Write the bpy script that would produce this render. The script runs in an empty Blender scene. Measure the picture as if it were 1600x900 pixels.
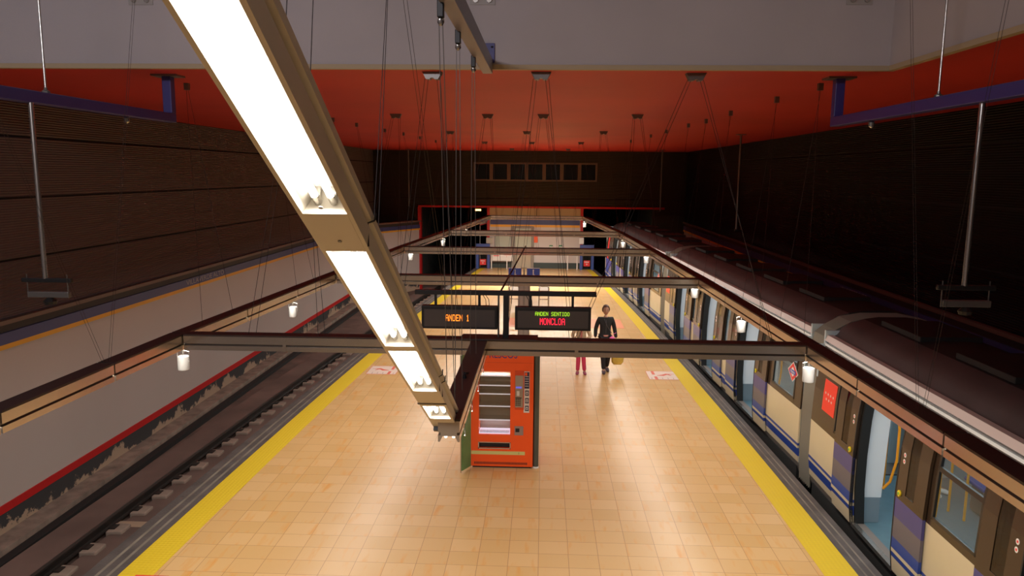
import bpy, bmesh, math, random
import numpy as np
from mathutils import Vector, Matrix
random.seed(7)
S = bpy.context.scene
COL = S.collection
PI = math.pi

# ------------------------------------------------------------------ camera
FPX, EYE = 1180.0, 4.87
YAW, PITCH, ROLL = math.radians(2.3246), math.radians(8.5986), math.radians(0.5)
_f = Vector((-math.sin(YAW) * math.cos(PITCH), math.cos(YAW) * math.cos(PITCH), -math.sin(PITCH)))
_r = _f.cross(Vector((0, 0, 1))).normalized()
_u = _r.cross(_f)
_r, _u = _r * math.cos(ROLL) + _u * math.sin(ROLL), _u * math.cos(ROLL) - _r * math.sin(ROLL)
cam_d = bpy.data.cameras.new('camera')
cam = bpy.data.objects.new('camera', cam_d)
COL.objects.link(cam)
cam_d.sensor_width = 36.0
cam_d.lens = FPX / 1600 * 36.0
cam_d.clip_start = 0.05
cam_d.clip_end = 300
M3 = Matrix((_r, _u, -_f)).transposed()
cam.matrix_world = Matrix.Translation((0, 0, EYE)) @ M3.to_4x4()
S.camera = cam

# ------------------------------------------------------------------ world, view
w = bpy.data.worlds.new('world')
S.world = w
w.use_nodes = True
w.node_tree.nodes['Background'].inputs[0].default_value = (0.5, 0.5, 0.6, 1)
w.node_tree.nodes['Background'].inputs[1].default_value = 0.0
S.view_settings.view_transform = 'Standard'
S.view_settings.look = 'None'
S.view_settings.gamma = 1
S.view_settings.use_curve_mapping = False
S.view_settings.exposure = 0.0
BEAM_W = 13.0        # watts per metre of platform luminaire
INCL_W = 8.0        # watts per metre of the sloping luminaire
CAR_W = 20.0
HALL_W = 230.0
LIGHT_COL = (1.0, 0.93, 0.83)


def area(name, loc, rot, sx, sy, power, color, parent=None, spread=PI):
    d = bpy.data.lights.new(name, 'AREA')
    d.shape = 'RECTANGLE'
    d.size, d.size_y, d.energy, d.color = sx, sy, power, color
    d.spread = spread
    o = bpy.data.objects.new(name, d)
    COL.objects.link(o)
    o.location = loc
    o.rotation_euler = rot
    if parent is not None:
        o.parent = parent
    return o


# added unseen lamp, high behind the camera, to light the grey lintel
area('added_lintel_light', (-4.0, -1.2, 7.3), (math.radians(62), 0, 0), 4.0, 0.5, HALL_W, (1.0, 0.95, 1.0))


# ------------------------------------------------------------------ photograph helpers
def _ray(px, py):
    return _f + _r * ((px - 800) / FPX) + _u * ((450 - py) / FPX)


def uz(px, py, z):
    d = _ray(px, py)
    t = (z - EYE) / d.z
    return Vector((0, 0, EYE)) + d * t


def uy(px, py, y):
    d = _ray(px, py)
    return Vector((0, 0, EYE)) + d * (y / d.y)


def taper(y):
    y = max(y, 7.0)
    return 1.02 - 0.00025 * y * y


def interp(tab, y):
    if y <= tab[0][0]:
        return tab[0][1]
    for (a, va), (b, vb) in zip(tab, tab[1:]):
        if y <= b:
            return va + (vb - va) * (y - a) / (b - a)
    return tab[-1][1]


# ------------------------------------------------------------------ materials
MATS = {}


def mat(name, col, rough=0.5, metal=0.0, emit=None, estr=0.0, bump=None, vary=None, spec=None):
    m = bpy.data.materials.new(name)
    m.use_nodes = True
    nt = m.node_tree
    b = nt.nodes['Principled BSDF']
    b.inputs['Base Color'].default_value = (*col, 1)
    b.inputs['Roughness'].default_value = rough
    b.inputs['Metallic'].default_value = metal
    if spec is not None:
        b.inputs['Specular IOR Level'].default_value = spec
    if emit:
        b.inputs['Emission Color'].default_value = (*emit, 1)
        b.inputs['Emission Strength'].default_value = estr
    tc = nt.nodes.new('ShaderNodeTexCoord')
    if vary:                                            # (scale, amount) soft mottling
        n = nt.nodes.new('ShaderNodeTexNoise')
        n.inputs['Scale'].default_value = vary[0]
        n.inputs['Detail'].default_value = 4
        nt.links.new(tc.outputs['Object'], n.inputs['Vector'])
        mr = nt.nodes.new('ShaderNodeMapRange')
        mr.inputs['From Min'].default_value = 0.3
        mr.inputs['From Max'].default_value = 0.7
        mr.inputs['To Min'].default_value = 1 - vary[1]
        mr.inputs['To Max'].default_value = 1 + vary[1]
        nt.links.new(n.outputs['Fac'], mr.inputs['Value'])
        mx = nt.nodes.new('ShaderNodeVectorMath')
        mx.operation = 'SCALE'
        mx.inputs[0].default_value = col
        nt.links.new(mr.outputs['Result'], mx.inputs['Scale'])
        nt.links.new(mx.outputs['Vector'], b.inputs['Base Color'])
    if bump:                                            # (scale, strength)
        n2 = nt.nodes.new('ShaderNodeTexNoise')
        n2.inputs['Scale'].default_value = bump[0]
        n2.inputs['Detail'].default_value = 5
        nt.links.new(tc.outputs['Object'], n2.inputs['Vector'])
        bp = nt.nodes.new('ShaderNodeBump')
        bp.inputs['Strength'].default_value = bump[1]
        bp.inputs['Distance'].default_value = 0.02
        nt.links.new(n2.outputs['Fac'], bp.inputs['Height'])
        nt.links.new(bp.outputs['Normal'], b.inputs['Normal'])
    MATS[name] = m
    return m


def glass(name, tint, fac=0.12, rough=0.02):
    m = bpy.data.materials.new(name)
    m.use_nodes = True
    nt = m.node_tree
    nt.nodes.clear()
    out = nt.nodes.new('ShaderNodeOutputMaterial')
    mix = nt.nodes.new('ShaderNodeMixShader')
    tr = nt.nodes.new('ShaderNodeBsdfTransparent')
    gl = nt.nodes.new('ShaderNodeBsdfGlossy')
    fr = nt.nodes.new('ShaderNodeLayerWeight')
    pw_ = nt.nodes.new('ShaderNodeMath')
    pw_.operation = 'POWER'
    pw_.inputs[1].default_value = 4.0
    nt.links.new(fr.outputs['Facing'], pw_.inputs[0])
    ad = nt.nodes.new('ShaderNodeMath')
    ad.operation = 'MULTIPLY_ADD'
    ad.inputs[1].default_value = 0.35
    ad.inputs[2].default_value = fac
    nt.links.new(pw_.outputs[0], ad.inputs[0])
    tr.inputs[0].default_value = (*tint, 1)
    gl.inputs['Color'].default_value = (0.9, 0.9, 0.9, 1)
    gl.inputs['Roughness'].default_value = rough
    nt.links.new(ad.outputs[0], mix.inputs[0])
    nt.links.new(tr.outputs[0], mix.inputs[1])
    nt.links.new(gl.outputs[0], mix.inputs[2])
    nt.links.new(mix.outputs[0], out.inputs[0])
    return m


def floor_material():
    m = bpy.data.materials.new('sand_tiles')
    m.use_nodes = True
    nt = m.node_tree
    L = nt.links.new
    b = nt.nodes['Principled BSDF']
    b.inputs['Specular IOR Level'].default_value = 0.38
    tc = nt.nodes.new('ShaderNodeTexCoord')
    br = nt.nodes.new('ShaderNodeTexBrick')
    br.offset = 0.0
    br.inputs['Scale'].default_value = 1.0
    br.inputs['Brick Width'].default_value = 0.385
    br.inputs['Row Height'].default_value = 0.34
    br.inputs['Mortar Size'].default_value = 0.0035
    br.inputs['Mortar Smooth'].default_value = 0.3
    br.inputs['Color1'].default_value = (0.62, 0.385, 0.155, 1)
    br.inputs['Color2'].default_value = (0.68, 0.44, 0.20, 1)
    br.inputs['Mortar'].default_value = (0.34, 0.17, 0.07, 1)
    L(tc.outputs['Object'], br.inputs['Vector'])
    # veining that runs along the platform, different on every tile
    mp = nt.nodes.new('ShaderNodeMapping')
    mp.inputs['Scale'].default_value = (9.0, 1.5, 1.0)
    L(tc.outputs['Object'], mp.inputs['Vector'])
    cell = nt.nodes.new('ShaderNodeVectorMath')
    cell.operation = 'SNAP'
    cell.inputs[1].default_value = (0.385, 0.34, 10.0)
    L(tc.outputs['Object'], cell.inputs[0])
    wn = nt.nodes.new('ShaderNodeTexWhiteNoise')
    wn.noise_dimensions = '3D'
    L(cell.outputs[0], wn.inputs['Vector'])
    sc = nt.nodes.new('ShaderNodeVectorMath')
    sc.operation = 'SCALE'
    sc.inputs['Scale'].default_value = 20.0
    L(wn.outputs['Color'], sc.inputs[0])
    ad = nt.nodes.new('ShaderNodeVectorMath')
    ad.operation = 'ADD'
    L(mp.outputs[0], ad.inputs[0])
    L(sc.outputs[0], ad.inputs[1])
    no = nt.nodes.new('ShaderNodeTexNoise')
    no.inputs['Scale'].default_value = 1.0
    no.inputs['Detail'].default_value = 3
    L(ad.outputs[0], no.inputs['Vector'])
    cr = nt.nodes.new('ShaderNodeValToRGB')
    cr.color_ramp.elements[0].position = 0.56
    cr.color_ramp.elements[1].position = 0.78
    L(no.outputs['Fac'], cr.inputs['Fac'])
    mx = nt.nodes.new('ShaderNodeMix')
    mx.data_type = 'RGBA'
    L(cr.outputs['Color'], mx.inputs['Factor'])
    L(br.outputs['Color'], mx.inputs['A'])
    mx.inputs['B'].default_value = (0.66, 0.31, 0.07, 1)
    L(mx.outputs['Result'], b.inputs['Base Color'])
    n3 = nt.nodes.new('ShaderNodeTexNoise')
    n3.inputs['Scale'].default_value = 0.6
    L(tc.outputs['Object'], n3.inputs['Vector'])
    mr = nt.nodes.new('ShaderNodeMapRange')
    mr.inputs['To Min'].default_value = 0.30
    mr.inputs['To Max'].default_value = 0.34
    L(n3.outputs['Fac'], mr.inputs['Value'])
    L(mr.outputs['Result'], b.inputs['Roughness'])
    return m


def corrugated(name, col):
    m = mat(name, col, 0.6, 0.0, spec=.2)
    nt = m.node_tree
    b = nt.nodes['Principled BSDF']
    tc = nt.nodes.new('ShaderNodeTexCoord')
    wv = nt.nodes.new('ShaderNodeTexWave')
    wv.wave_type = 'BANDS'
    wv.bands_direction = 'Z'
    wv.inputs['Scale'].default_value = 7.5
    nt.links.new(tc.outputs['Object'], wv.inputs['Vector'])
    bp = nt.nodes.new('ShaderNodeBump')
    bp.inputs['Strength'].default_value = 0.6
    bp.inputs['Distance'].default_value = 0.03
    nt.links.new(wv.outputs['Fac'], bp.inputs['Height'])
    nt.links.new(bp.outputs['Normal'], b.inputs['Normal'])
    return m


def stained_wall():
    """dark wall foot with pale lime deposits climbing from the track bed"""
    m = bpy.data.materials.new('dark_wall_with_deposits')
    m.use_nodes = True
    nt = m.node_tree
    L = nt.links.new
    b = nt.nodes['Principled BSDF']
    b.inputs['Roughness'].default_value = 0.85
    tc = nt.nodes.new('ShaderNodeTexCoord')
    sx = nt.nodes.new('ShaderNodeSeparateXYZ')
    L(tc.outputs['Object'], sx.inputs[0])
    n1 = nt.nodes.new('ShaderNodeTexNoise')
    n1.inputs['Scale'].default_value = 1.1
    n1.inputs['Detail'].default_value = 8
    n1.inputs['Roughness'].default_value = 0.7
    L(tc.outputs['Object'], n1.inputs['Vector'])
    # deposit where (z + 1.3) < (noise - .42) * 1.1
    a = nt.nodes.new('ShaderNodeMath')
    a.operation = 'MULTIPLY_ADD'
    a.inputs[1].default_value = 1.9
    a.inputs[2].default_value = -0.75
    L(n1.outputs['Fac'], a.inputs[0])
    c = nt.nodes.new('ShaderNodeMath')
    c.operation = 'ADD'
    c.inputs[1].default_value = 1.17
    L(sx.outputs['Z'], c.inputs[0])
    d = nt.nodes.new('ShaderNodeMath')
    d.operation = 'SUBTRACT'
    L(a.outputs[0], d.inputs[0])
    L(c.outputs[0], d.inputs[1])
    mr = nt.nodes.new('ShaderNodeMapRange')
    mr.inputs['From Min'].default_value = 0.0
    mr.inputs['From Max'].default_value = 0.05
    L(d.outputs[0], mr.inputs['Value'])
    mx = nt.nodes.new('ShaderNodeMix')
    mx.data_type = 'RGBA'
    mx.inputs['A'].default_value = (0.035, 0.033, 0.034, 1)
    mx.inputs['B'].default_value = (0.36, 0.26, 0.18, 1)
    L(mr.outputs['Result'], mx.inputs['Factor'])
    L(mx.outputs['Result'], b.inputs['Base Color'])
    return m


def tactile():
    m = mat('yellow_tactile', (0.70, 0.50, 0.02), 0.5)
    nt = m.node_tree
    b = nt.nodes['Principled BSDF']
    tc = nt.nodes.new('ShaderNodeTexCoord')
    v = nt.nodes.new('ShaderNodeTexVoronoi')
    v.inputs['Scale'].default_value = 18
    v.inputs['Randomness'].default_value = 0.15
    nt.links.new(tc.outputs['Object'], v.inputs['Vector'])
    bp = nt.nodes.new('ShaderNodeBump')
    bp.inputs['Strength'].default_value = 0.5
    bp.inputs['Distance'].default_value = 0.01
    bp.invert = True
    nt.links.new(v.outputs['Distance'], bp.inputs['Height'])
    nt.links.new(bp.outputs['Normal'], b.inputs['Normal'])
    return m


TILE = floor_material()
YEL = tactile()
GREY_EDGE = mat('grey_rubber_edge', (0.085, 0.072, 0.068), 0.6, vary=(3, .25), bump=(30, .2))
EDGE_LINE = mat('worn_light_groove', (0.19, 0.165, 0.13), 0.6, vary=(2.5, .3))
CEIL_RED = mat('red_ceiling_paint', (0.50, 0.025, 0.016), 0.6, vary=(0.35, .10))
VOID_GREY = mat('grey_plaster', (0.46, 0.43, 0.46), 0.8, vary=(0.7, .07), bump=(60, .05))
CREAM_EDGE = mat('cream_edging', (0.45, 0.36, 0.24), 0.7)
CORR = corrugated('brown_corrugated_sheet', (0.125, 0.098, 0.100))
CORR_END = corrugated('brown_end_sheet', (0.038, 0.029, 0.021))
SHADED_WALL = corrugated('shaded_corrugated_sheet', (0.004, 0.005, 0.005))  # lack of light along the right wall put into the sheet's colour
JOINT = mat('black_joint', (0.012, 0.010, 0.010), 0.8)
WHITE_PANEL = mat('off_white_panel', (0.50, 0.43, 0.39), 0.45, vary=(0.4, .04))
RED_LINE = mat('red_wall_line', (0.50, 0.012, 0.012), 0.45)
DARK_FOOT = stained_wall()
BAND_BLUE = mat('navy_blue', (0.050, 0.055, 0.17), 0.45)
BAND_YEL = mat('amber_yellow', (0.75, 0.36, 0.02), 0.45)
BROWN_LEDGE = mat('brown_ledge', (0.16, 0.10, 0.075), 0.5)
DARK_BROWN = mat('dark_brown', (0.03, 0.020, 0.016), 0.6)
BED = mat('stained_concrete_bed', (0.13, 0.085, 0.070), 0.85, vary=(1.2, .4), bump=(8, .4))
BED2 = mat('smooth_track_slab', (0.15, 0.098, 0.082), 0.8, vary=(0.8, .25))
RAIL = mat('rail_steel', (0.045, 0.038, 0.035), 0.4, 0.6)
BLOCKM = mat('concrete_block', (0.26, 0.20, 0.16), 0.9, vary=(4, .3))
BLACK = mat('black', (0.010, 0.010, 0.011), 0.45)
BLACK_MATT = mat('black_matt', (0.012, 0.012, 0.012), 0.9)
ALU = mat('brushed_aluminium', (0.68, 0.62, 0.54), 0.22, 0.85)
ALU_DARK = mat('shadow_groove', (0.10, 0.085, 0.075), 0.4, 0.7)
BEAM_TOP = mat('dark_brown_cover', (0.045, 0.028, 0.026), 0.5)
BEIGE = mat('beige_enamel', (0.74, 0.68, 0.58), 0.4)
REFL = mat('white_reflector', (0.80, 0.76, 0.68), 0.35)
TUBE = mat('lit_fluorescent_tube', (1, 1, 1), 0.3, emit=(1.0, 0.95, 0.86), estr=5.0)
TUBE_DIM = mat('lit_tube', (1, 1, 1), 0.3, emit=(1.0, 0.93, 0.82), estr=3.0)
CABLE = mat('steel_cable', (0.05, 0.04, 0.038), 0.5, 0.5)
STEEL = mat('stainless_steel', (0.55, 0.53, 0.50), 0.25, 0.9)
STEEL_D = mat('grey_steel', (0.20, 0.19, 0.18), 0.4, 0.7)
BLUE_PAINT = mat('blue_beam_paint', (0.042, 0.038, 0.21), 0.4)
WHITE = mat('white_enamel', (0.75, 0.72, 0.68), 0.35)
WHITE_MATT = mat('white_matt', (0.70, 0.64, 0.58), 0.6)
ORANGE = mat('orange_red_enamel', (0.90, 0.095, 0.010), 0.35)
ORANGE_D = mat('deep_orange', (0.65, 0.060, 0.008), 0.45)
NAVY = mat('navy_letters', (0.06, 0.05, 0.22), 0.5)
GREENP = mat('green_poster', (0.13, 0.25, 0.09), 0.5, vary=(3, .2))
POST_GREY = mat('grey_green_post', (0.09, 0.095, 0.075), 0.4, 0.3)
YELLOW_TAPE = mat('yellow_tape', (0.62, 0.56, 0.20), 0.5)
AMBER_LED = mat('amber_led', (0.1, 0.03, 0), 0.5, emit=(1.0, 0.24, 0.02), estr=2.2)
GREEN_LED = mat('lime_led', (0.05, 0.1, 0), 0.5, emit=(0.50, 0.95, 0.03), estr=1.1)
RED_LED = mat('red_led', (0.1, 0, 0), 0.5, emit=(1.0, 0.02, 0.05), estr=1.8)
SCREEN = mat('dark_led_screen', (0.085, 0.072, 0.068), 0.35)
SIGN_BLUE = mat('sign_blue', (0.035, 0.07, 0.36), 0.4)
SIGN_RED = mat('sign_red', (0.70, 0.03, 0.03), 0.4)
FLOOR_RED = mat('floor_print_red', (0.68, 0.13, 0.08), 0.45)
FLOOR_WHITE = mat('floor_print_white', (0.72, 0.58, 0.50), 0.45)
FLOOR_RED2 = mat('floor_print_pale_red', (0.74, 0.27, 0.14), 0.45)
# train
T_CREAM = mat('train_cream', (0.62, 0.53, 0.36), 0.3, vary=(1.0, .04))
T_BLUE = mat('train_blue', (0.025, 0.06, 0.30), 0.3)
T_PURPLE = mat('train_violet', (0.055, 0.052, 0.22), 0.3)
T_MAUVE = mat('train_mauve_grey', (0.13, 0.115, 0.15), 0.35)
T_BROWN = mat('train_dark_brown', (0.042, 0.026, 0.016), 0.22)
T_RUBBER = mat('door_rubber', (0.012, 0.013, 0.013), 0.5)
T_SKIRT = mat('train_skirt', (0.22, 0.19, 0.17), 0.5, 0.2)
T_GUTTER = mat('pinkish_white_gutter', (0.50, 0.38, 0.35), 0.4)
T_SHOULD = mat('pinkish_grey_shoulder', (0.060, 0.046, 0.046), 0.55, vary=(2, .2))  # dark pinkish grey with soft mottling
T_ROOF = mat('dark_roof', (0.012, 0.010, 0.010), 0.7, vary=(1.5, .3))  # near-black roof top with soft mottling
T_FLOOR = mat('blue_grey_vinyl', (0.085, 0.17, 0.21), 0.4, vary=(6, .08))
T_INWALL = mat('pale_grey_laminate', (0.42, 0.52, 0.56), 0.4)
T_INWHITE = mat('white_partition', (0.70, 0.76, 0.80), 0.35)
T_SEAT = mat('blue_seat', (0.035, 0.07, 0.30), 0.5)
T_RAIL = mat('yellow_handrail', (0.80, 0.33, 0.015), 0.3)
T_BELLOWS = mat('grey_green_bellows', (0.42, 0.38, 0.29), 0.6)
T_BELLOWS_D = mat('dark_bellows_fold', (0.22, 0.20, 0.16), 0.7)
T_FRAME = mat('window_frame_black', (0.018, 0.015, 0.013), 0.3)
T_GLASS = glass('train_window_glass', (0.78, 0.86, 0.86), 0.06)
T_GLASS_D = glass('tinted_door_glass', (0.30, 0.32, 0.32), 0.06)
V_GLASS = glass('vending_window_glass', (0.92, 0.92, 0.90), 0.05)
DGLASS = mat('dark_window_pane', (0.006, 0.008, 0.007), 0.08)
# people
SKIN = mat('skin', (0.42, 0.22, 0.14), 0.5)
HAIR = mat('dark_brown_hair', (0.075, 0.026, 0.016), 0.5)
JACKET = mat('black_jacket_cloth', (0.012, 0.012, 0.014), 0.8)
BLACKTR = mat('black_trouser_cloth', (0.016, 0.015, 0.018), 0.85)
BEIGEJ = mat('beige_jacket_cloth', (0.50, 0.38, 0.24), 0.8, vary=(14, .25))
PINKTR = mat('pink_trouser_cloth', (0.62, 0.045, 0.12), 0.75)
PINKSH = mat('mauve_shoe', (0.33, 0.07, 0.13), 0.6)
SHOE = mat('dark_shoe', (0.06, 0.035, 0.05), 0.5)
PINKTOP = mat('pink_top_cloth', (0.70, 0.32, 0.26), 0.7)
JEANS = mat('blue_jeans_cloth', (0.08, 0.13, 0.24), 0.8)
PINKBAG = mat('pink_plastic', (0.85, 0.16, 0.42), 0.4)
YELBAG = mat('mustard_carrier_bag', (0.60, 0.42, 0.07), 0.5, vary=(8, .15))
SHOEW = mat('white_trainer', (0.75, 0.75, 0.75), 0.5)


# ------------------------------------------------------------------ mesh builder
class MB:
    def __init__(self):
        self.v, self.f, self.m = [], [], []
        self.cur = 0

    def mat(self, i):
        self.cur = i
        return self

    def add(self, vs, fs):
        o = len(self.v)
        self.v += [tuple(p) for p in vs]
        for q in fs:
            self.f.append(tuple(i + o for i in q))
            self.m.append(self.cur)
        return self

    def box(self, x0, x1, y0, y1, z0, z1):
        x0, x1 = min(x0, x1), max(x0, x1)
        y0, y1 = min(y0, y1), max(y0, y1)
        z0, z1 = min(z0, z1), max(z0, z1)
        vs = [(x, y, z) for z in (z0, z1) for y in (y0, y1) for x in (x0, x1)]
        return self.add(vs, [(0, 2, 3, 1), (4, 5, 7, 6), (0, 1, 5, 4), (2, 6, 7, 3), (0, 4, 6, 2), (1, 3, 7, 5)])

    def sweep(self, prof, pts, up=(0, 0, 1), closed=True, cap=True, lat=None):
        """prof: [(u,v)] lateral/up, swept along pts (vectors)"""
        pts = [Vector(p) for p in pts]
        rings = []
        n = len(pts)
        for i, p in enumerate(pts):
            t = (pts[min(i + 1, n - 1)] - pts[max(i - 1, 0)]).normalized()
            if lat is not None:
                l = Vector(lat)
                u = Vector(up)
            else:
                l = t.cross(Vector(up)).normalized()
                u = l.cross(t).normalized()
            rings.append([p + l * a + u * b for a, b in prof])
        k = len(prof)
        vs = [q for r in rings for q in r]
        fs = []
        for i in range(n - 1):
            for j in range(k if closed else k - 1):
                a, b = i * k + j, i * k + (j + 1) % k
                fs.append((a, b, b + k, a + k))
        if cap and closed:
            fs.append(tuple(range(k - 1, -1, -1)))
            fs.append(tuple((n - 1) * k + j for j in range(k)))
        return self.add(vs, fs)

    def tube(self, pts, r, n=8, up=None):
        pts = [Vector(p) for p in pts]
        d = (pts[-1] - pts[0])
        if up is None:
            up = (0, 0, 1) if abs(d.z) < 0.9 * d.length else (0, 1, 0)
        prof = [(r * math.cos(2 * PI * k / n), r * math.sin(2 * PI * k / n)) for k in range(n)]
        return self.sweep(prof, pts, up)

    def lathe(self, prof, c=(0, 0, 0), n=20):
        cx, cy, cz = c
        vs = [(cx + r * math.cos(2 * PI * k / n), cy + r * math.sin(2 * PI * k / n), cz + z) for r, z in prof for k in range(n)]
        fs = []
        for i in range(len(prof) - 1):
            for k in range(n):
                a, b = i * n + k, i * n + (k + 1) % n
                fs.append((a, b, b + n, a + n))
        fs.append(tuple(range(n - 1, -1, -1)))
        fs.append(tuple((len(prof) - 1) * n + k for k in range(n)))
        return self.add(vs, fs)

    def prism(self, poly, a, b, axis='z'):
        """poly of 2d points extruded between a and b along axis"""
        def q(p, t):
            return {'z': (p[0], p[1], t), 'y': (p[0], t, p[1]), 'x': (t, p[0], p[1])}[axis]
        n = len(poly)
        vs = [q(p, a) for p in poly] + [q(p, b) for p in poly]
        fs = [tuple(range(n)), tuple(range(2 * n - 1, n - 1, -1))]
        fs += [(i, (i + 1) % n, n + (i + 1) % n, n + i) for i in range(n)]
        return self.add(vs, fs)

    def ribbon(self, left, right, z0, z1):
        """strip between two equal-length plan polylines, from z0 up to z1"""
        n = len(left)
        vs = []
        for (a, b) in zip(left, right):
            vs += [(a[0], a[1], z1), (b[0], b[1], z1), (b[0], b[1], z0), (a[0], a[1], z0)]
        fs = []
        for i in range(n - 1):
            o, q = i * 4, i * 4 + 4
            for j in range(4):
                fs.append((o + j, o + (j + 1) % 4, q + (j + 1) % 4, q + j))
        fs.append((0, 1, 2, 3))
        e = (n - 1) * 4
        fs.append((e + 3, e + 2, e + 1, e))
        return self.add(vs, fs)

    def build(self, name, mats, parent=None, smooth=False, bevel=0, origin=None, kind=None):
        me = bpy.data.meshes.new(name)
        vs = self.v
        if origin is not None:
            vs = [(x - origin[0], y - origin[1], z - origin[2]) for x, y, z in vs]
        me.from_pydata(vs, [], self.f)
        if not isinstance(mats, (list, tuple)):
            mats = [mats]
        for m in mats:
            me.materials.append(m)
        me.polygons.foreach_set('material_index', self.m)
        bm = bmesh.new()
        bm.from_mesh(me)
        bmesh.ops.recalc_face_normals(bm, faces=bm.faces)
        bm.to_mesh(me)
        bm.free()
        if smooth:
            me.shade_smooth()
            me.set_sharp_from_angle(angle=math.radians(smooth if smooth > 1 else 40))
        o = bpy.data.objects.new(name, me)
        COL.objects.link(o)
        if origin is not None and parent is None:
            o.location = origin
        if parent is not None:
            o.parent = parent
        if bevel:
            md = o.modifiers.new('bevel', 'BEVEL')
            md.width = bevel
            md.segments = 2
            md.limit_method = 'ANGLE'
        if kind:
            o['kind'] = kind
        return o


def tag(o, label=None, cat=None, group=None, kind=None):
    if label:
        o['label'] = label
    if cat:
        o['category'] = cat
    if group:
        o['group'] = group
    if kind:
        o['kind'] = kind
    return o


def thing(name, loc, label, cat, group=None, rz=0.0):
    o = bpy.data.objects.new(name, None)
    COL.objects.link(o)
    o.location = loc
    o.rotation_euler = (0, 0, rz)
    o.empty_display_size = 0.2
    return tag(o, label, cat, group)


def clone(src, loc, label=None, rz=None):
    r = src.copy()
    COL.objects.link(r)
    r.location = loc
    if rz is not None:
        r.rotation_euler = (0, 0, rz)
    if label:
        r['label'] = label
    for ch in list(src.children):
        c = ch.copy()
        COL.objects.link(c)
        c.parent = r
        for g in ch.children:
            d = g.copy()
            COL.objects.link(d)
            d.parent = c
    return r


def struct(name, mb, m, **k):
    return mb.build(name, m, kind='structure', **k)


def text(s, size, loc, rot, m, parent=None, name='lettering', depth=0.002, align='CENTER', sx=1.0, fit=None):
    c = bpy.data.curves.new('t', 'FONT')
    c.body = s
    c.size = size
    c.extrude = depth
    c.align_x = align
    c.align_y = 'CENTER'
    t = bpy.data.objects.new('t', c)
    COL.objects.link(t)
    bpy.context.view_layer.update()
    me = bpy.data.meshes.new_from_object(t.evaluated_get(bpy.context.evaluated_depsgraph_get()))
    bpy.data.objects.remove(t)
    if fit:
        xs = [v.co.x for v in me.vertices]
        k = fit / (max(xs) - min(xs))
        for v in me.vertices:
            v.co.x *= k
    me.materials.clear()
    me.materials.append(m)
    o = bpy.data.objects.new(name, me)
    COL.objects.link(o)
    o.location = loc
    o.rotation_euler = rot
    if parent is not None:
        o.parent = parent
    return o


FACE_CAM = (PI / 2, 0, 0)          # lettering that reads from -Y
FACE_LEFT = (PI / 2, 0, -PI / 2)    # reads from -X
FACE_RIGHT = (PI / 2, 0, PI / 2)  # reads from +X

# ================================================================== STRUCTURE
YE = 39.2
ys = [-5, 0, 4, 7] + [7 + i * 1.0 for i in range(1, 33)] + [YE]
EL, ER = -5.09, 3.95              # outer edges of the yellow strips


def line(x, a=None):
    return [(x * taper(y), y) for y in ys]


YW = 0.42
mb = MB().ribbon(line(EL + YW), line(ER - YW), -0.25, 0.0)
struct('floor', mb, TILE)
for nm, a, b in (('trim_1', EL, EL + YW), ('trim_2', ER - YW, ER)):
    struct(nm, MB().ribbon(line(a), line(b), -0.25, 0.004), YEL)
for nm, sgn, e in (('trim_3', -1, EL), ('trim_4', 1, ER)):
    ow = 0.42 if sgn < 0 else 0.30
    mb = MB()
    cuts = [0, .10, .14, .24, .28, ow] if sgn < 0 else [0, .09, .115, .19, .215, ow]
    for i in range(5):
        mb.mat(i % 2)
        mb.ribbon(line(e + sgn * cuts[i]), line(e + sgn * cuts[i + 1]), -0.16, 0.0)
    struct(nm, mb, [GREY_EDGE, EDGE_LINE])
# platform side walls below the nosing
mb = MB()
mb.ribbon(line(EL - 0.30), line(EL), -1.25, -0.16)
mb.ribbon(line(ER), line(ER + 0.2), -1.25, -0.16)
struct('wall_platform_side', mb, DARK_FOOT)

# ---- track beds
lb = [(-8.9, y) for y in ys]
mb = MB().ribbon([(-8.9, y) for y in ys + [60]], [((EL - 0.3) * taper(min(y, YE)), y) for y in ys + [60]], -1.4, -1.2)
struct('floor_track_left', mb, BED)
mb = MB().ribbon([((ER + .2) * taper(min(y, YE)), y) for y in ys + [60]], [(7.4, y) for y in ys + [60]], -1.4, -1.2)
struct('floor_track_right', mb, BED)


def off_line(e, d):
    return [(e * taper(y) + d, y) for y in ys]


PL = EL - 0.42
struct('trim_5', MB().ribbon(off_line(PL, -2.62), off_line(PL, -2.02), -1.2, -1.06), BED2)   # smooth slab beyond the rail
struct('trim_6', MB().ribbon(off_line(PL, -1.72), off_line(PL, -0.62), -1.2, -1.13), BED2)
struct('trim_7', MB().ribbon([(-8.83, y) for y in ys[:-6]], [(-8.45, y) for y in ys[:-6]], -1.2, -1.08), BLOCKM)

RP = [(-.065, 0), (.065, 0), (.065, .015), (.012, .03), (.012, .10), (.035, .115), (.035, .15), (-.035, .15), (-.035, .115), (-.012, .10), (-.012, .03), (-.065, .015)]
n = 0
for side, e, offs in (('left', PL, (-1.87, -0.43)), ('right', ER + .3, (0.55, 1.99))):
    for d in offs:
        r = MB().sweep(RP, [(e * taper(y) + d, y, -1.12) for y in ys]).build('rail', RAIL, smooth=30)
        tag(r, {-1.87: 'dark steel running rail in the open trough, on the side of the white wall',
                -0.43: 'steel running rail tucked beneath the left platform nosing',
                0.55: 'steel running rail under the parked train, platform side',
                1.99: 'steel running rail under the parked train, far wall side'}[d], 'rail', 'running rails')

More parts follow.
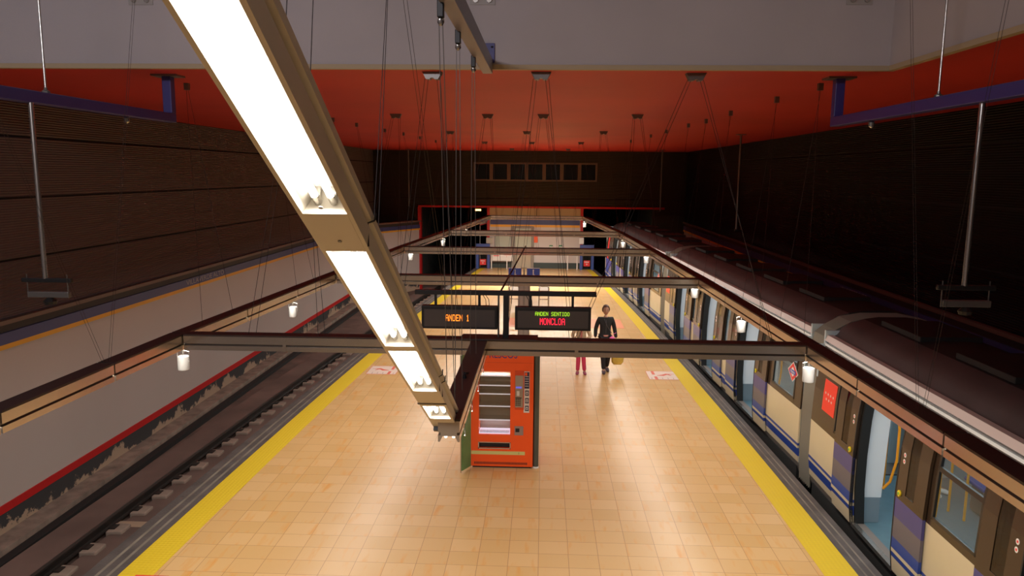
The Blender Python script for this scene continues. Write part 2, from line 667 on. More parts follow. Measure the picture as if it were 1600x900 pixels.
# sleeper blocks beside the visible rail
blk = None
k = 0
y = 8.2
while y < 38:
    x = PL * taper(y) - 1.87
    lab = 'concrete rail fastening block beside the dark rail on the left track'
    if blk is None:
        blk = thing('rail_block', (x, y, -1.2), lab, 'rail block', 'rail fastening blocks on the left track')
        MB().prism([(.09, -.17), (.36, -.15), (.36, .15), (.09, .17)], 0, .12).build('block', BLOCKM, blk, bevel=.02)
        MB().box(.09, .20, -.08, .08, .12, .14).build('base_plate', RAIL, blk, bevel=.006)
    else:
        clone(blk, (x, y, -1.2))
    y += 0.70
# dark cable trough / duct cover crossing
MB().box(-7.9, -5.9, 11.82, 12.02, -1.2, -1.125).build('b', DARK_FOOT)
o = bpy.data.objects['b']
o.name = 'cable_duct'
tag(o, 'flat dark cable duct crossing under the rail of the left track', 'cable duct')
o = MB().ribbon([(-8.35 + .35 * (1 - taper(y)), y) for y in ys[:-5]], [(-8.18 + .35 * (1 - taper(y)), y) for y in ys[:-5]], -1.2, -1.10).build('cable_trough', JOINT)
tag(o, 'long dark cable trough running along the foot of the left wall', 'cable trough')

DULL = mat('dull_white_lettering', (.34, .32, .33), .6)
# ---- left wall
XL = -8.83
low = [(XL, -4.99), (XL, 10.0), (XL, 20.0), (XL, 33.8), (-8.1, 36.2), (-6.42, YE - .01)]


def wall_strip(pts, z0, z1, t0, t1, name, m, sgn=-1):
    """strip along a plan polyline; t0/t1: how far it stands proud of / runs behind the wall line"""
    return struct(name, MB().ribbon([(x + sgn * t1, y) for x, y in pts], [(x - sgn * t0, y) for x, y in pts], z0, z1), m)


mb = MB()
for z0, z1 in ((2.43, 3.36), (3.40, 4.38), (4.42, 5.40), (5.44, 6.05)):
    mb.mat(0).box(XL - .3, XL, -5, YE, z0, z1)
for z in (3.38, 4.40, 5.42):
    mb.mat(1).box(XL - .3, XL - .03, -5, YE, z - .02, z + .02)
struct('wall_left', mb, [CORR, JOINT])
wall_strip(low, -0.60, 2.43, 0, .3, 'wall_left_panels', WHITE_PANEL)
wall_strip(low, -0.74, -0.60, .02, .3, 'trim_8', RED_LINE)
wall_strip(low, -1.25, -0.74, 0, .3, 'wall_left_foot', DARK_FOOT)
mb = MB()
pts = low
for z0, z1, t, mi in ((1.95, 2.03, .05, 1), (2.03, 2.22, .05, 0), (2.22, 2.36, .01, 2), (2.36, 2.43, .09, 3)):
    mb.mat(mi).ribbon([(x + .001, y) for x, y in pts], [(x + t, y) for x, y in pts], z0, z1)
lbnd = mb.build('platform_name_band', [BAND_BLUE, BAND_YEL, DARK_BROWN, BROWN_LEDGE])
tag(lbnd, 'blue and amber name band with a brown ledge, along the left wall above white panels', 'sign band')
p = Vector((XL + .055, 19.2, 2.125))
text('VILLAVERDE ALTO', 0.17, p, FACE_RIGHT, DULL, lbnd, fit=2.2)

# ---- right wall
XR = 7.25
mb = MB()
for z0, z1 in ((2.43, 3.36), (3.40, 4.38), (4.42, 5.40), (5.44, 6.05)):
    mb.mat(0).box(XR, XR + .3, -5, YE, z0, z1)
for z in (3.38, 4.40, 5.42):
    mb.mat(1).box(XR + .03, XR + .3, -5, YE, z - .02, z + .02)
struct('wall_right', mb, [SHADED_WALL, JOINT])
lowr = [(XR, -4.99), (XR, 34.0), (XR, YE - .01)]
wall_strip(lowr, -0.60, 2.43, 0, .3, 'wall_right_panels', WHITE_PANEL, 1)
wall_strip(lowr, -0.74, -0.60, .02, .3, 'trim_9', RED_LINE, 1)
wall_strip(lowr, -1.25, -0.74, 0, .3, 'wall_right_foot', DARK_FOOT, 1)
mb = MB()
for z0, z1, t, mi in ((2.02, 2.10, .05, 1), (2.10, 2.30, .05, 0), (2.30, 2.43, .01, 2), (2.43, 2.50, .09, 3)):
    mb.mat(mi).ribbon([(x - t, y) for x, y in lowr], [(x - .001, y) for x, y in lowr], z0, z1)
rbnd = mb.build('platform_name_band', [BAND_BLUE, BAND_YEL, DARK_BROWN, BROWN_LEDGE])
tag(rbnd, 'dim blue and amber name band on the right wall behind the train', 'sign band')
text('VILLAVERDE ALTO', 0.17, (XR - .055, 17.6, 2.20), FACE_LEFT, DULL, rbnd, fit=1.5)

# ---- ceiling with the escalator void
VX, VY, CZ = 3.78, 8.74, 6.03
mb = MB().box(XL - .3, XR + .3, VY + .03, YE + .3, CZ, CZ + .25)
mb.box(VX + .03, XR + .3, -5, VY + .03, CZ, CZ + .25)
struct('ceiling', mb, CEIL_RED)
mb = MB().box(XL - .3, VX, VY, VY + .06, CZ + .05, 8.0)
mb.box(VX, VX + .06, -5, VY + .06, CZ + .05, 8.0)
struct('wall_void', mb, VOID_GREY)
mb = MB().box(XL - .3, VX + .008, VY - .008, VY + .07, CZ - .003, CZ + .05)
mb.box(VX - .008, VX + .07, -5, VY + .07, CZ - .003, CZ + .05)
struct('trim_10', mb, CREAM_EDGE)
struct('ceiling_void', MB().box(XL - .3, VX + .3, -5, VY + .3, 8.0, 8.2), VOID_GREY)
struct('wall_back', MB().box(XL - .3, XR + .3, -5.3, -5.0, -1.3, 8.2), VOID_GREY)
struct('wall_left_upper', MB().box(XL - .3, XL, -5, VY, 6.05, 8.0), VOID_GREY)

# ---- end wall
mb = MB()
for z0, z1 in ((3.22, 3.60), (3.62, 4.50), (5.45, 6.05)):
    mb.mat(0).box(XL - .3, XR + .3, YE, YE + .3, z0, z1)
for z in (3.61,):
    mb.mat(1).box(XL - .3, XR + .3, YE + .03, YE + .3, z - .01, z + .01)
WX0, WX1 = -3.62, 2.72
mb.mat(0).box(XL - .3, WX0, YE, YE + .3, 4.50, 5.45)
mb.box(WX1, XR + .3, YE, YE + .3, 4.50, 5.45)
struct('wall_end', mb, [CORR_END, JOINT])
nw = 7
ww = (WX1 - WX0) / nw
MULL = mat('dim_brown_mullion', (0.12, 0.075, 0.055), 0.5)
for i in range(nw):
    x0 = WX0 + i * ww
    o = bpy.data.objects.new('window_%d' % (i + 1), None)
    COL.objects.link(o)
    o.location = (x0, YE, 4.5)
    o['kind'] = 'structure'
    f = MB()
    f.box(0, .09, -.02, .1, 0, .95)
    f.box(ww - .09, ww, -.02, .1, 0, .95)
    f.box(.09, ww - .09, -.02, .1, 0, .08)
    f.box(.09, ww - .09, -.02, .1, .86, .95)
    f.build('window_frame', MULL, o)
    MB().box(.09, ww - .09, .05, .07, .08, .86).build('pane', DGLASS, o)
struct('wall_room_behind', MB().box(WX0 - .1, WX1 + .1, YE + .3, YE + .4, 4.4, 5.5), BLACK_MATT)
# red steel lintel and portal posts
mb = MB().box(-6.5, 6.2, YE - .06, YE + .3, 3.12, 3.22)
struct('trim_11', mb, RED_LINE)
struct('trim_12', MB().box(-6.52, -6.36, YE - .08, YE + .3, -1.2, 3.12), RED_LINE)
struct('trim_13', MB().box(-2.92, -2.78, YE - .05, YE + .1, 0, 3.12), RED_LINE)
struct('trim_14', MB().box(1.92, 2.06, YE - .05, YE + .1, 0, 3.12), RED_LINE)
# centre block
CX0, CX1 = -2.78, 1.92
mb = MB()
mb.mat(0).box(CX0, CX1, YE, YE + .3, .30, 2.62)
mb.mat(1).box(CX0, CX1, YE + .04, YE + .3, 2.62, 3.12)
mb.mat(2).box(CX0, CX1, YE - .03, YE + .3, 0.0, .30)
mb.mat(3).box(-.36, -.33, YE + .03, YE + .04, 2.62, 3.12)
struct('wall_end_centre', mb, [WHITE_PANEL, CREAM_EDGE, mat('dark_green_skirting', (0.03, 0.042, 0.035), .5), JOINT])
o = MB()
o.mat(0).box(CX0 + .05, CX1 - .05, YE - .10, YE, 2.27, 2.52)
o.mat(1).box(CX0 + .05, CX1 - .05, YE - .10, YE, 2.15, 2.27)
tag(o.build('name_band', [BAND_BLUE, BAND_YEL]), 'short blue and amber band across the top of the white end wall', 'sign band')
# lift door / exit door
o = bpy.data.objects.new('door_1', None)
COL.objects.link(o)
o.location = (-1.52, YE, 0)
o['kind'] = 'structure'
f = MB()
f.box(-.12, .08, -.14, 0, 0, 2.1)
f.box(.91, 1.05, -.14, 0, 0, 2.1)
f.box(-.12, 1.05, -.14, 0, 2.1, 2.2)
f.build('door_frame', mat('taupe_frame', (.22, .18, .14), .5), o, bevel=.01)
f = MB()
f.mat(0).box(.08, .91, -.06, 0, .02, .95)
f.mat(1).box(.08, .91, -.05, 0, 1.0, 2.05)
f.mat(0).box(.08, .91, -.07, 0, .95, 1.0)
f.build('door_leaf', [mat('beige_door', (.40, .32, .22), .4), mat('pale_green_glass', (.45, .46, .36), .15)], o)
f = MB().box(.30, .40, -.085, -.06, .9, 1.05)
f.build('door_handle', STEEL, o)
# tunnels
mb = MB()
mb.box(XL - .3, -6.5, YE, YE + .3, -1.3, 3.22)
mb.box(5.6, XR + .3, YE, YE + .3, -1.3, 3.22)
struct('wall_end_flanks', mb, CORR_END)
TUN = mat('tunnel_concrete', (0.035, 0.04, 0.037), 0.9, vary=(1, .3))
mb = MB()
mb.box(-6.9, -6.6, YE + .3, 60, -1.3, 3.6)
mb.box(-2.95, -2.8, YE + .3, 60, -1.3, 3.6)
mb.box(1.95, 2.1, YE + .3, 60, -1.3, 3.6)
mb.box(5.7, 6.0, YE + .3, 60, -1.3, 3.6)
mb.box(-6.9, 6.0, YE + .3, 60, 3.3, 3.6)
mb.box(-6.9, 6.0, 60, 60.3, -1.3, 3.6)
struct('wall_tunnel', mb, TUN)

# ================================================================== LUMINAIRE BEAMS
XLt = [(2.0, -4.28), (8.3, -4.15), (13.6, -3.85), (18.9, -3.57), (24.6, -3.12), (33.6, -2.40)]
XRt = [(2.0, 3.05), (8.3, 2.99), (13.6, 2.88), (18.9, 2.73), (24.6, 2.51), (33.6, 1.79)]
BZ = 2.86          # underside
BW, BH = 0.082, 0.175


def beam_meshes(p0, p1, root, lit, sgn=1, near=True):
    """aluminium channel with a groove on both flanks, dark cover, tubes underneath. p relative to root"""
    h = BH
    W = BW
    ch = MB()
    prof = [(-W, 0.0), (-W, .052), (-W + .02, .052), (-W + .02, .075), (-W, .075), (-W, h - .012), (W, h - .012), (W, .075), (W - .02, .075), (W - .02, .052), (W, .052), (W, 0.0),
            (W - .014, 0.0), (W - .035, .045), (-W + .035, .045), (-W + .014, 0)]
    ch.sweep(prof, [p0, p1])
    ch.build('channel', ALU, root)
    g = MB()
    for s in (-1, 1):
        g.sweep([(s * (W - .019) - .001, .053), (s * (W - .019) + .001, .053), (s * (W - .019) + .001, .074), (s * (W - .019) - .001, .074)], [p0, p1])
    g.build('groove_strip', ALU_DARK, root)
    c = MB().sweep([(-W - .006, h - .012), (-W - .006, h + .006), (W + .006, h + .006), (W + .006, h - .012)], [p0, p1])
    c.build('top_cover', BEAM_TOP, root)
    if lit:
        v = Vector(p1) - Vector(p0)
        L = v.length
        u = v.normalized()
        a = Vector(p0) + u * .06
        b = Vector(p1) - u * .06
        lat = u.cross(Vector((0, 0, 1)))
        for s in (-1, 1):
            MB().tube([a + lat * (.03 * s) + Vector((0, 0, .022)), b + lat * (.03 * s) + Vector((0, 0, .022))], .013, 8).build('tube', TUBE_DIM, root, smooth=60)


def long_segment(side, tab, ya, yb, label):
    xa, xb = interp(tab, ya), interp(tab, yb)
    gap = .012
    root = thing('light_beam', (xa, ya, BZ), label, 'ceiling light', 'light beams along the %s platform edge' % side)
    p1 = Vector((xb - xa, yb - ya, 0))
    u = p1.normalized()
    beam_meshes(u * gap, p1 - u * gap, root, True)
    L = p1.length
    a = math.atan2(-(xb - xa), yb - ya)
    area('beam_lamp', Vector((p1.x / 2, p1.y / 2, -.004)), (0, 0, a), .14, L - .14, BEAM_W * L * (1.0 if ya < 24 else 1.25), LIGHT_COL, root)
    return root


where = {'left': 'hanging over the left platform edge', 'right': 'hanging over the right platform edge'}
segs = [(2.3, 5.4), (5.4, 6.9), (6.9, 8.3), (8.3, 9.9), (9.9, 11.7), (11.7, 13.6), (13.6, 15.4), (15.4, 17.1), (17.1, 18.9), (18.9, 21.7), (21.7, 24.6), (24.6, 27.6), (27.6, 30.6), (30.6, 33.6)]
NUM = ['first', 'second', 'third', 'fourth', 'fifth', 'sixth', 'seventh', 'eighth', 'ninth', 'tenth', 'eleventh', 'twelfth', 'thirteenth', 'fourteenth']
for side, tab in (('left', XLt), ('right', XRt)):
    for i, (a, b) in enumerate(segs):
        if i == 0:
            lab = 'aluminium light beam %s, nearest length, cut by the photo border' % where[side]
        elif i == 13:
            lab = 'aluminium light beam %s, farthest length, by the end wall' % where[side]
        else:
            lab = 'aluminium light beam %s, %s length from the near end' % (where[side], NUM[i])
        long_segment(side, tab, a, b, lab)

CROSS = [8.3, 13.6, 18.9, 24.6, 33.6]
CLAB = ['nearest aluminium cross beam, spanning the platform and carrying the display sign bracket',
        'second aluminium cross beam, just behind the two display signs',
        'third aluminium cross beam from the near end',
        'fourth aluminium cross beam from the near end',
        'farthest aluminium cross beam, in front of the white end wall']
for yc, lab in zip(CROSS, CLAB):
    xa, xb = interp(XLt, yc) + BW + .01, interp(XRt, yc) - BW - .01
    root = thing('cross_beam', (xa, yc, BZ), lab, 'beam', 'cross beams over the platform')
    beam_meshes((0, 0, 0), (xb - xa, 0, 0), root, True)
    area('beam_lamp', ((xb - xa) / 2, 0, -.004), (0, 0, 0), xb - xa - .3, .10, {8.3: 4, 13.6: 4, 18.9: 4, 24.6: 8, 33.6: 120}[yc] * (xb - xa), LIGHT_COL, root)  # lamps added under the cross beams, farthest one boosted to brighten the end wall
    jt = MB()
    for xj in ((-2.9, .39) if yc < 9 else (-1.2, 1.0)):
        jt.sweep([(-BW - .004, -.004), (-BW - .004, BH - .01), (BW + .004, BH - .01), (BW + .004, -.004)], [(xj - xa - .02, 0, 0), (xj - xa + .02, 0, 0)])
    jt.build('joint_sleeve', ALU, root)

# horizontal dark-topped beam that leads from the first cross beam to the sloping luminaire
hx = -0.69
root = thing('link_beam', (hx, 5.45, BZ), 'dark-topped beam joining the nearest cross beam to the sloping luminaire', 'beam')
beam_meshes((0, 0, 0), (0, 8.3 - BW - .01 - 5.45, 0), root, True)
L = 8.3 - 5.45
area('beam_lamp', (0, L / 2, -.004), (0, 0, 0), .14, L - .3, 6 * L, LIGHT_COL, root)
clip = MB().lathe([(.018, 0), (.018, .03), (.008, .035), (.008, .06)], (0, 1.15, BH + .006), 10)
clip.tube([(0, 1.15, BH + .05), (.02, 1.25, BH + .03)], .012, 6)
clip.build('cable_gland', BLACK, root)
lens = MB()
for i in range(4):
    yy = .35 + i * .62
    lens.tube([(BW + .004, yy, .03), (BW + .01, yy - .04, -.05)], .003, 6)
    lens.lathe([(.006, -.006), (.009, 0), (.006, .006)], (BW + .01, yy - .04, -.055), 8)
lens.build('side_hook', STEEL, root)

# ---- sloping luminaire
SL = 0.587
ang = math.atan(SL)
oy, oz = 5.62, 2.912            # low end
hs = -0.735
root = thing('sloping_luminaire', (hs, oy, oz), 'large beige luminaire with bright tubes sloping down across the left half', 'ceiling light')
dirv = Vector((0, -math.cos(ang), math.sin(ang)))
upv = Vector((0, math.sin(ang), math.cos(ang)))
hw = 0.088
TOT = 7.2


def sp(x, s, t):
    return Vector((x, 0, 0)) + dirv * s + upv * t


def sbox(mbx, x0, x1, s0, s1, t0, t1):
    vs = [sp(x, s, t) for t in (t0, t1) for s in (s0, s1) for x in (x0, x1)]
    mbx.add(vs, [(0, 2, 3, 1), (4, 5, 7, 6), (0, 1, 5, 4), (2, 6, 7, 3), (0, 4, 6, 2), (1, 3, 7, 5)])


def sweep_s(mbx, prof, s0, s1):
    n = len(prof)
    vs = [sp(x, s0, t) for x, t in prof] + [sp(x, s1, t) for x, t in prof]
    fs = [(i, (i + 1) % n, n + (i + 1) % n, n + i) for i in range(n)] + [tuple(range(n)), tuple(range(2 * n - 1, n - 1, -1))]
    mbx.add(vs, fs)


k = 1 / math.cos(ang)
to_s = lambda d: (oy - d) * k          # depth -> distance along the slope
bays = [(to_s(5.33), to_s(4.98)), (to_s(4.62), to_s(3.87)), (to_s(3.80), to_s(2.78)), (to_s(2.52), to_s(1.1)), (to_s(1.02), to_s(-.5))]
# housing: two flanks and a roof (each a shaped strip)
for nm, s in (('flank', -1), ('flank', 1)):
    m_ = MB()
    prof = [(s * (hw - .012), 0), (s * (hw + .004), 0), (s * (hw + .004), .075), (s * (hw - .012), .085), (s * (hw - .012), .10), (s * (hw + .008), .108), (s * (hw + .008), .140), (s * (hw - .02), .150), (s * (hw - .02), .02)]
    sweep_s(m_, prof, 0, TOT)
    m_.build(nm, BEIGE, root)
m_ = MB()
sbox(m_, -hw, hw, 0, TOT, .140, .155)
m_.build('top_cover', BEIGE, root)
prev = 0.0
for a, b in bays:
    m_ = MB()
    sbox(m_, -hw + .012, hw - .012, prev, a, -.001, .008)
    m_.build('cover_plate', BEIGE, root)
    for q in (a - .008, b):
        m_ = MB()
        sbox(m_, -hw + .012, hw - .012, q, q + .008, .009, .09)
        m_.build('end_plate', BEIGE, root)
    prev = b
m_ = MB()
sbox(m_, -hw + .012, hw - .012, prev, TOT, -.001, .008)
m_.build('cover_plate', BEIGE, root)
m_ = MB()
for a, b in bays:
    sbox(m_, -.035, .035, a, b, .088, .096)
    for s in (-1, 1):
        sweep_s(m_, [(s * .035, .09), (s * (hw - .014), .008), (s * (hw - .013), .014), (s * .035, .098)], a, b)
m_.build('reflector', REFL, root)
for a, b in bays:
    for x in (-.027, .027):
        m_ = MB()
        m_.tube([sp(x, a + .05, .045), sp(x, b - .05, .045)], .013, 10, up=(1, 0, 0))
        m_.build('tube', TUBE, root, smooth=60)
    for x in (-.027, .027):
        for q in (a, b - .05):
            m_ = MB()
            m_.tube([sp(x, q, .045), sp(x, q + .05, .045)], .0145, 10, up=(1, 0, 0))
            sbox(m_, x - .012, x + .012, q + .01, q + .03, .045, .09)
            m_.build('lamp_holder', STEEL, root, smooth=50)
    l = area('bay_lamp', sp(0, (a + b) / 2, .022), (0, 0, 0), .10, b - a - .06, INCL_W * (b - a), LIGHT_COL, root)
    l.rotation_euler = (-ang, 0, 0)
# dark wires and strap clips on the flank
for s in (to_s(2.75), to_s(4.62), to_s(4.75)):
    m_ = MB()
    m_.tube([sp(hw + .013, s - .02, .15), sp(hw + .016, s, .11), sp(hw - .004, s + .02, .09), sp(hw + .006, s + .01, .0)], .004, 6)
    m_.build('flank_wire', BLACK, root)
for s in (to_s(2.72) + .28, to_s(2.72) + .02, to_s(4.90)):
    m_ = MB()
    m_.tube([sp(-.0, s, -.004), sp(0, s, .0)], .008, 8, up=(1, 0, 0))
    m_.build('screw', STEEL_D, root)
m_ = MB()
sbox(m_, -hw - .01, hw + .01, to_s(4.93), to_s(4.9), -.004, .0)
sbox(m_, -hw, -hw + .07, .0, .05, -.03, 0)
sbox(m_, hw - .06, hw, .02, .06, -.03, 0)
m_.build('hinge_strip', BLACK, root)

# sloping luminaire cables
def cables(name, top, ends, label, cat, group=None, r=.0016, plate=None, mt=CABLE):
    root = thing(name, top, label, cat, group)
    if plate:
        w_ = plate
        MB().prism([(-w_, .0), (w_, .0), (w_ * .62, -.085), (w_ * .22, -.085), (w_ * .15, -.07), (-w_ * .15, -.07), (-w_ * .22, -.085), (-w_ * .62, -.085)], -.06, .06, 'y').build('ceiling_plate', STEEL_D, root)
    for e in ends:
        e = [Vector(q) for q in e]
        rel = [q - Vector(top) for q in e]
        MB().tube(rel, r, 5).build('cable', mt, root, smooth=80)
    return root


def on_slope(d, x=0, t=.155):
    return Vector((hs, oy, oz)) + sp(x, to_s(d), t)


top = Vector((-.62, 2.6, 7.99))
cables('cable_hanger', top, [[top + Vector((-.02, 0, 0)), on_slope(1.95, .05)], [top + Vector((.02, 0, 0)), on_slope(2.15, .05)]],
       'pair of thin cables at the top, right of the bright luminaire, upper left one', 'cable', 'cables of the sloping luminaire')
t3 = uy(606, 0, 3.4)
dv = (t3 - on_slope(3.0, .05))
tt = on_slope(3.0, .05) + dv * ((7.99 - on_slope(3.0, .05).z) / dv.z)
cables('cable_hanger', tt, [[tt + Vector((-.015, 0, 0)), on_slope(3.02, .05)], [tt + Vector((.015, 0, 0)), on_slope(2.94, .05)]],
       'pair of leaning cables meeting the bright luminaire midway down its slope', 'cable', 'cables of the sloping luminaire')
b3 = Vector((-1.02, 8.3, BZ + BH))
t4 = uy(633, 0, 5.0)
dv = t4 - b3
tt = b3 + dv * ((7.99 - b3.z) / dv.z)
cables('cable_hanger', tt, [[tt + Vector((-.012, 0, 0)), b3 + Vector((-.012, 0, 0))], [tt + Vector((.012, 0, 0)), b3 + Vector((.012, 0, 0))]],
       'pair of cables dropping from the void to the nearest cross beam', 'cable')

# ---- ceiling anchors above the cross beams
anchors = {8.3: [(-2.9, 9.0), (-1.31, 9.0), (-.05, 9.0), (1.73, 9.05)],
           13.6: [(-2.97, 15.3), (-1.13, 15.25), (-.03, 15.2), (1.80, 15.1)],
           18.9: [(-2.63, 21.4), (-.49, 21.2), (1.60, 21.0)],
           24.6: [(-2.2, 28.2), (-.46, 28.2), (1.33, 28.0)],
           33.6: [(-1.5, 35.5), (1.1, 35.5)]}
att = {8.3: [(-3.3, -2.5), (-1.65, -.95), (-.42, .33), (.38, 2.55)]}
rowlab = {8.3: 'nearest row', 13.6: 'second row', 18.9: 'third row', 24.6: 'fourth row', 33.6: 'farthest row'}
poslab = {4: ['leftmost', 'second from left', 'third from left', 'rightmost'], 3: ['left', 'middle', 'right'], 2: ['left', 'right']}
for yc, lst in anchors.items():
    for i, (x, y) in enumerate(lst):
        f = x * (1 if yc > 9 else 1)
        l_, r_ = att[yc][i] if yc in att else (x - .35, x + .35)
        z = BZ + BH
        top = Vector((x, y, CZ))
        ends = []
        for q, s in ((l_, -1), (r_, 1)):
            ends.append([top + Vector((s * .09, 0, -.07)), Vector((q - .02, yc - .05, z))])
            ends.append([top + Vector((s * .05, 0, -.07)), Vector((q + .03, yc + .05, z))])
        cables('ceiling_anchor', top, ends, 'trapezoid ceiling anchor with four cables, %s, %s' % (rowlab[yc], poslab[len(lst)][i]), 'cable anchor', 'cable anchors under the red ceiling', plate=.115, r=.003)

# anchors of the long beams
for side, tab, xs in (('left', XLt, [(10.2, -4.79), (13.2, -4.66), (16.45, -4.56), (18.1, -4.45), (20.4, -4.26), (22.2, -4.09), (24.5, -3.99), (27.2, -3.86)]),
                      ('right', XRt, [(9.93, 3.46), (11.6, 3.42), (14.1, 3.35), (16.2, 3.35), (17.6, 3.25), (20.1, 3.15), (22.4, 3.07), (26.0, 2.9)])):
    for i, (y, x) in enumerate(xs):
        top = Vector((x, y, CZ))
        xb = interp(tab, y - 1.0)
        ends = [[top + Vector((-.01, 0, -.06)), Vector((xb, y - 1.4, BZ + BH))], [top + Vector((.01, 0, -.06)), Vector((xb, y - .5, BZ + BH))]]
        r = cables('beam_hanger', top, ends, 'small ceiling bracket with two cables, %s row, %s from the near end' % (side, NUM[i]), 'cable anchor', 'brackets of the light beams', r=.0025)
        MB().box(-.03, .03, -.03, .03, -.09, 0).build('bracket', STEEL_D, r)
# V cables of the near lengths (they go up into the void)
for side, tab, lst in (('left', XLt, [(6.9, 5.35, 7.7)]), ('right', XRt, [(5.9, 5.3, 6.6)])):
    for (yb, ya1, ya2) in lst:
        x = interp(tab, yb)
        zt = 7.99 if side == 'left' else 7.99
        zc = BZ + BH
        e = []
        for ya, o_ in ((ya1, -.03), (ya2, .06)):
            for d in (-.02, .02):
                d0 = Vector((x, yb + o_ + d, zc))
                d1 = Vector((x, ya + d, CZ))
                e.append([d0 + (d1 - d0) * ((zt - zc) / (CZ - zc)), d0])
        cables('beam_cable', (x, yb, zt), e, 'V-shaped pair of thin cables holding the near %s light beam' % side, 'cable', 'V cables of the near beams')

# ================================================================== BLUE CEILING BEAMS
for side, x in (('left', -4.62), ('right', 3.47)):
    root = thing('blue_beam', (x, 9.35, CZ), 'blue steel beam hung under the red ceiling at the %s, with a short upright' % side, 'beam', 'blue ceiling beams')
    b = MB()
    b.box(-.055, .055, -7.5, .05, -.57, -.46)
    b.box(-.055, .055, -.06, .05, -.46, -.02)
    b.build('beam', BLUE_PAINT, root, bevel=.008)
    MB().box(-.16, .16, -.12, .12, -.022, 0).build('ceiling_flange', STEEL_D, root)
    ry = 7.0 - 9.35
    MB().tube([(0, ry, -.46), (0, ry, 1.9)], .011, 8).build('hanger_rod', STEEL, root, smooth=60)
    MB().lathe([(.035, 0), (.035, .02), (.015, .03), (.015, .05)], (0, ry, -.46), 10).build('rod_nut', STEEL_D, root)
    MB().lathe([(.0, -.08), (.03, -.06), (.035, -.02), (.02, 0)], (0, -1.0, -.57), 10).build('eye_bolt', STEEL, root)
    # pole with a pair of cross bars
    py = 6.7 if side == 'left' else 6.3
    pz = 3.86 if side == 'left' else 3.97
    h = CZ - .57 - pz
    pr = thing('hanging_pole', (x + (.05 if side == 'left' else 0), py, pz), {'left': 'slim steel pole hanging from the left blue beam, ending in two dark cross bars',
                                                'right': 'slim steel pole hanging from the right blue beam in front of the shaded wall'}[side], 'pole', 'hanging steel poles')
    MB().tube([(0, 0, .02), (0, 0, h)], .022, 12).build('pole', STEEL, pr, smooth=60)
    c = MB()
    c.box(-.22, .25, -.02, .02, -.015, .025)
    c.build('upper_bar', BLACK, pr, bevel=.006)
    c = MB()
    c.box(-.17, .22, -.025, .025, -.155, -.10)
    c.build('lower_bar', STEEL_D, pr, bevel=.006)
    c = MB()
    for xx in (-.175, .205):
        c.tube([(xx, 0, .06), (xx, 0, -.16)], .006, 6)
    c.build('tie_rod', STEEL_D, pr)
    MB().lathe([(.05, -.22), (.06, -.19), (.02, -.15)], (.03, 0, 0), 10).build('lamp_socket', BLACK, pr)

# more distant poles on the right and left
for (px, py, pb, yw, lab) in ((1158, 210, 358, 22.0, 'thin pole hanging from the red ceiling over the train roof'),
                              (1035, 236, 330, 36.0, 'thin pole hanging far back above the train, near the end wall'),
                              (638, 234, 322, 37.5, 'thin pole hanging far back on the left, before the end wall')):
    t = uy(px, py, yw)
    b = uy(px, pb, yw)
    root = thing('ceiling_pole', (t.x, yw, b.z), lab, 'pole', 'hanging steel poles far back')
    MB().tube([(0, 0, 0), (0, 0, CZ - b.z)], .03, 10).build('pole', STEEL_D, root, smooth=60)
    MB().box(-.12, .12, -.12, .12, CZ - b.z - .02, CZ - b.z).build('ceiling_flange', STEEL_D, root)
    MB().box(-.05, .05, -.05, .05, -.05, .0).build('end_cap', BLACK, root)

# ---- grey steel beam on the lintel with three clamps
root = thing('void_beam', (-.65, VY, 6.06), 'grey steel beam with a blue end plate sticking out of the grey lintel, top centre', 'beam')
MB().box(-.055, .055, -8.0, 0, -.08, .08).build('beam', mat('steel_blue_grey', (.20, .20, .26), .4, .3), root, bevel=.006)
MB().box(-.10, .08, -.02, 0, .04, .25).build('wall_plate', BLUE_PAINT, root, bevel=.004)
MB().lathe([(.0, 0), (.012, .0), (.012, .015), (0, .015)], (.05, -.03, .2), 8).build('bolt', BLACK, root)
for i, cy in enumerate((5.2, 6.22, 7.55)):
    r = thing('cable_clamp', (-.65 - .05, cy, 5.98), 'steel clamp with two long cables under the grey beam, %s one' % ('nearest', 'middle', 'farthest')[i], 'cable clamp', 'clamps on the grey beam')
    m_ = MB()
    m_.box(-.022, .022, -.03, .03, -.09, .02)
    m_.build('clamp_body', BLACK, r, bevel=.006)
    m_ = MB()
    m_.lathe([(.012, -.14), (.024, -.12), (.024, -.10), (.01, -.09)], (0, 0, 0), 10)
    m_.build('cable_eye', STEEL, r, smooth=50)
    ye = max(cy, 5.7)
    for s in (-1, 1):
        MB().tube([(s * .012, 0, -.12), (s * .03, ye - cy, BZ + BH - 5.98)], .003, 6).build('cable', STEEL_D, r, smooth=80)
# bolted plates at the very top of the lintel
for (x, lab) in ((-.71, 'small steel plate with two bolts on the lintel beside the grey beam'), (3.40, 'small steel plate with two bolts on the lintel, top right corner'), (-4.58, 'small steel plate with two bolts on the lintel, top left')):
    r = thing('bolted_plate', (x, VY, 6.72), lab, 'plate', 'bolted plates on the lintel')
    MB().box(-.14, .14, -.012, 0, 0, .2).build('plate', mat('plate_grey', (.38, .36, .36), .5) if 'plate_grey' not in MATS else MATS['plate_grey'], r)
    for s in (-.075, .075):
        MB().prism([(.03 * math.cos(a * PI / 4), .05 + .03 * math.sin(a * PI / 4)) for a in range(8)], -.035, -.012, 'y').build('bolt', STEEL, r).location = (s, 0, 0)

SPK_WHITE = mat('speaker_white', (0.32, 0.31, 0.30), 0.5, spec=.2)
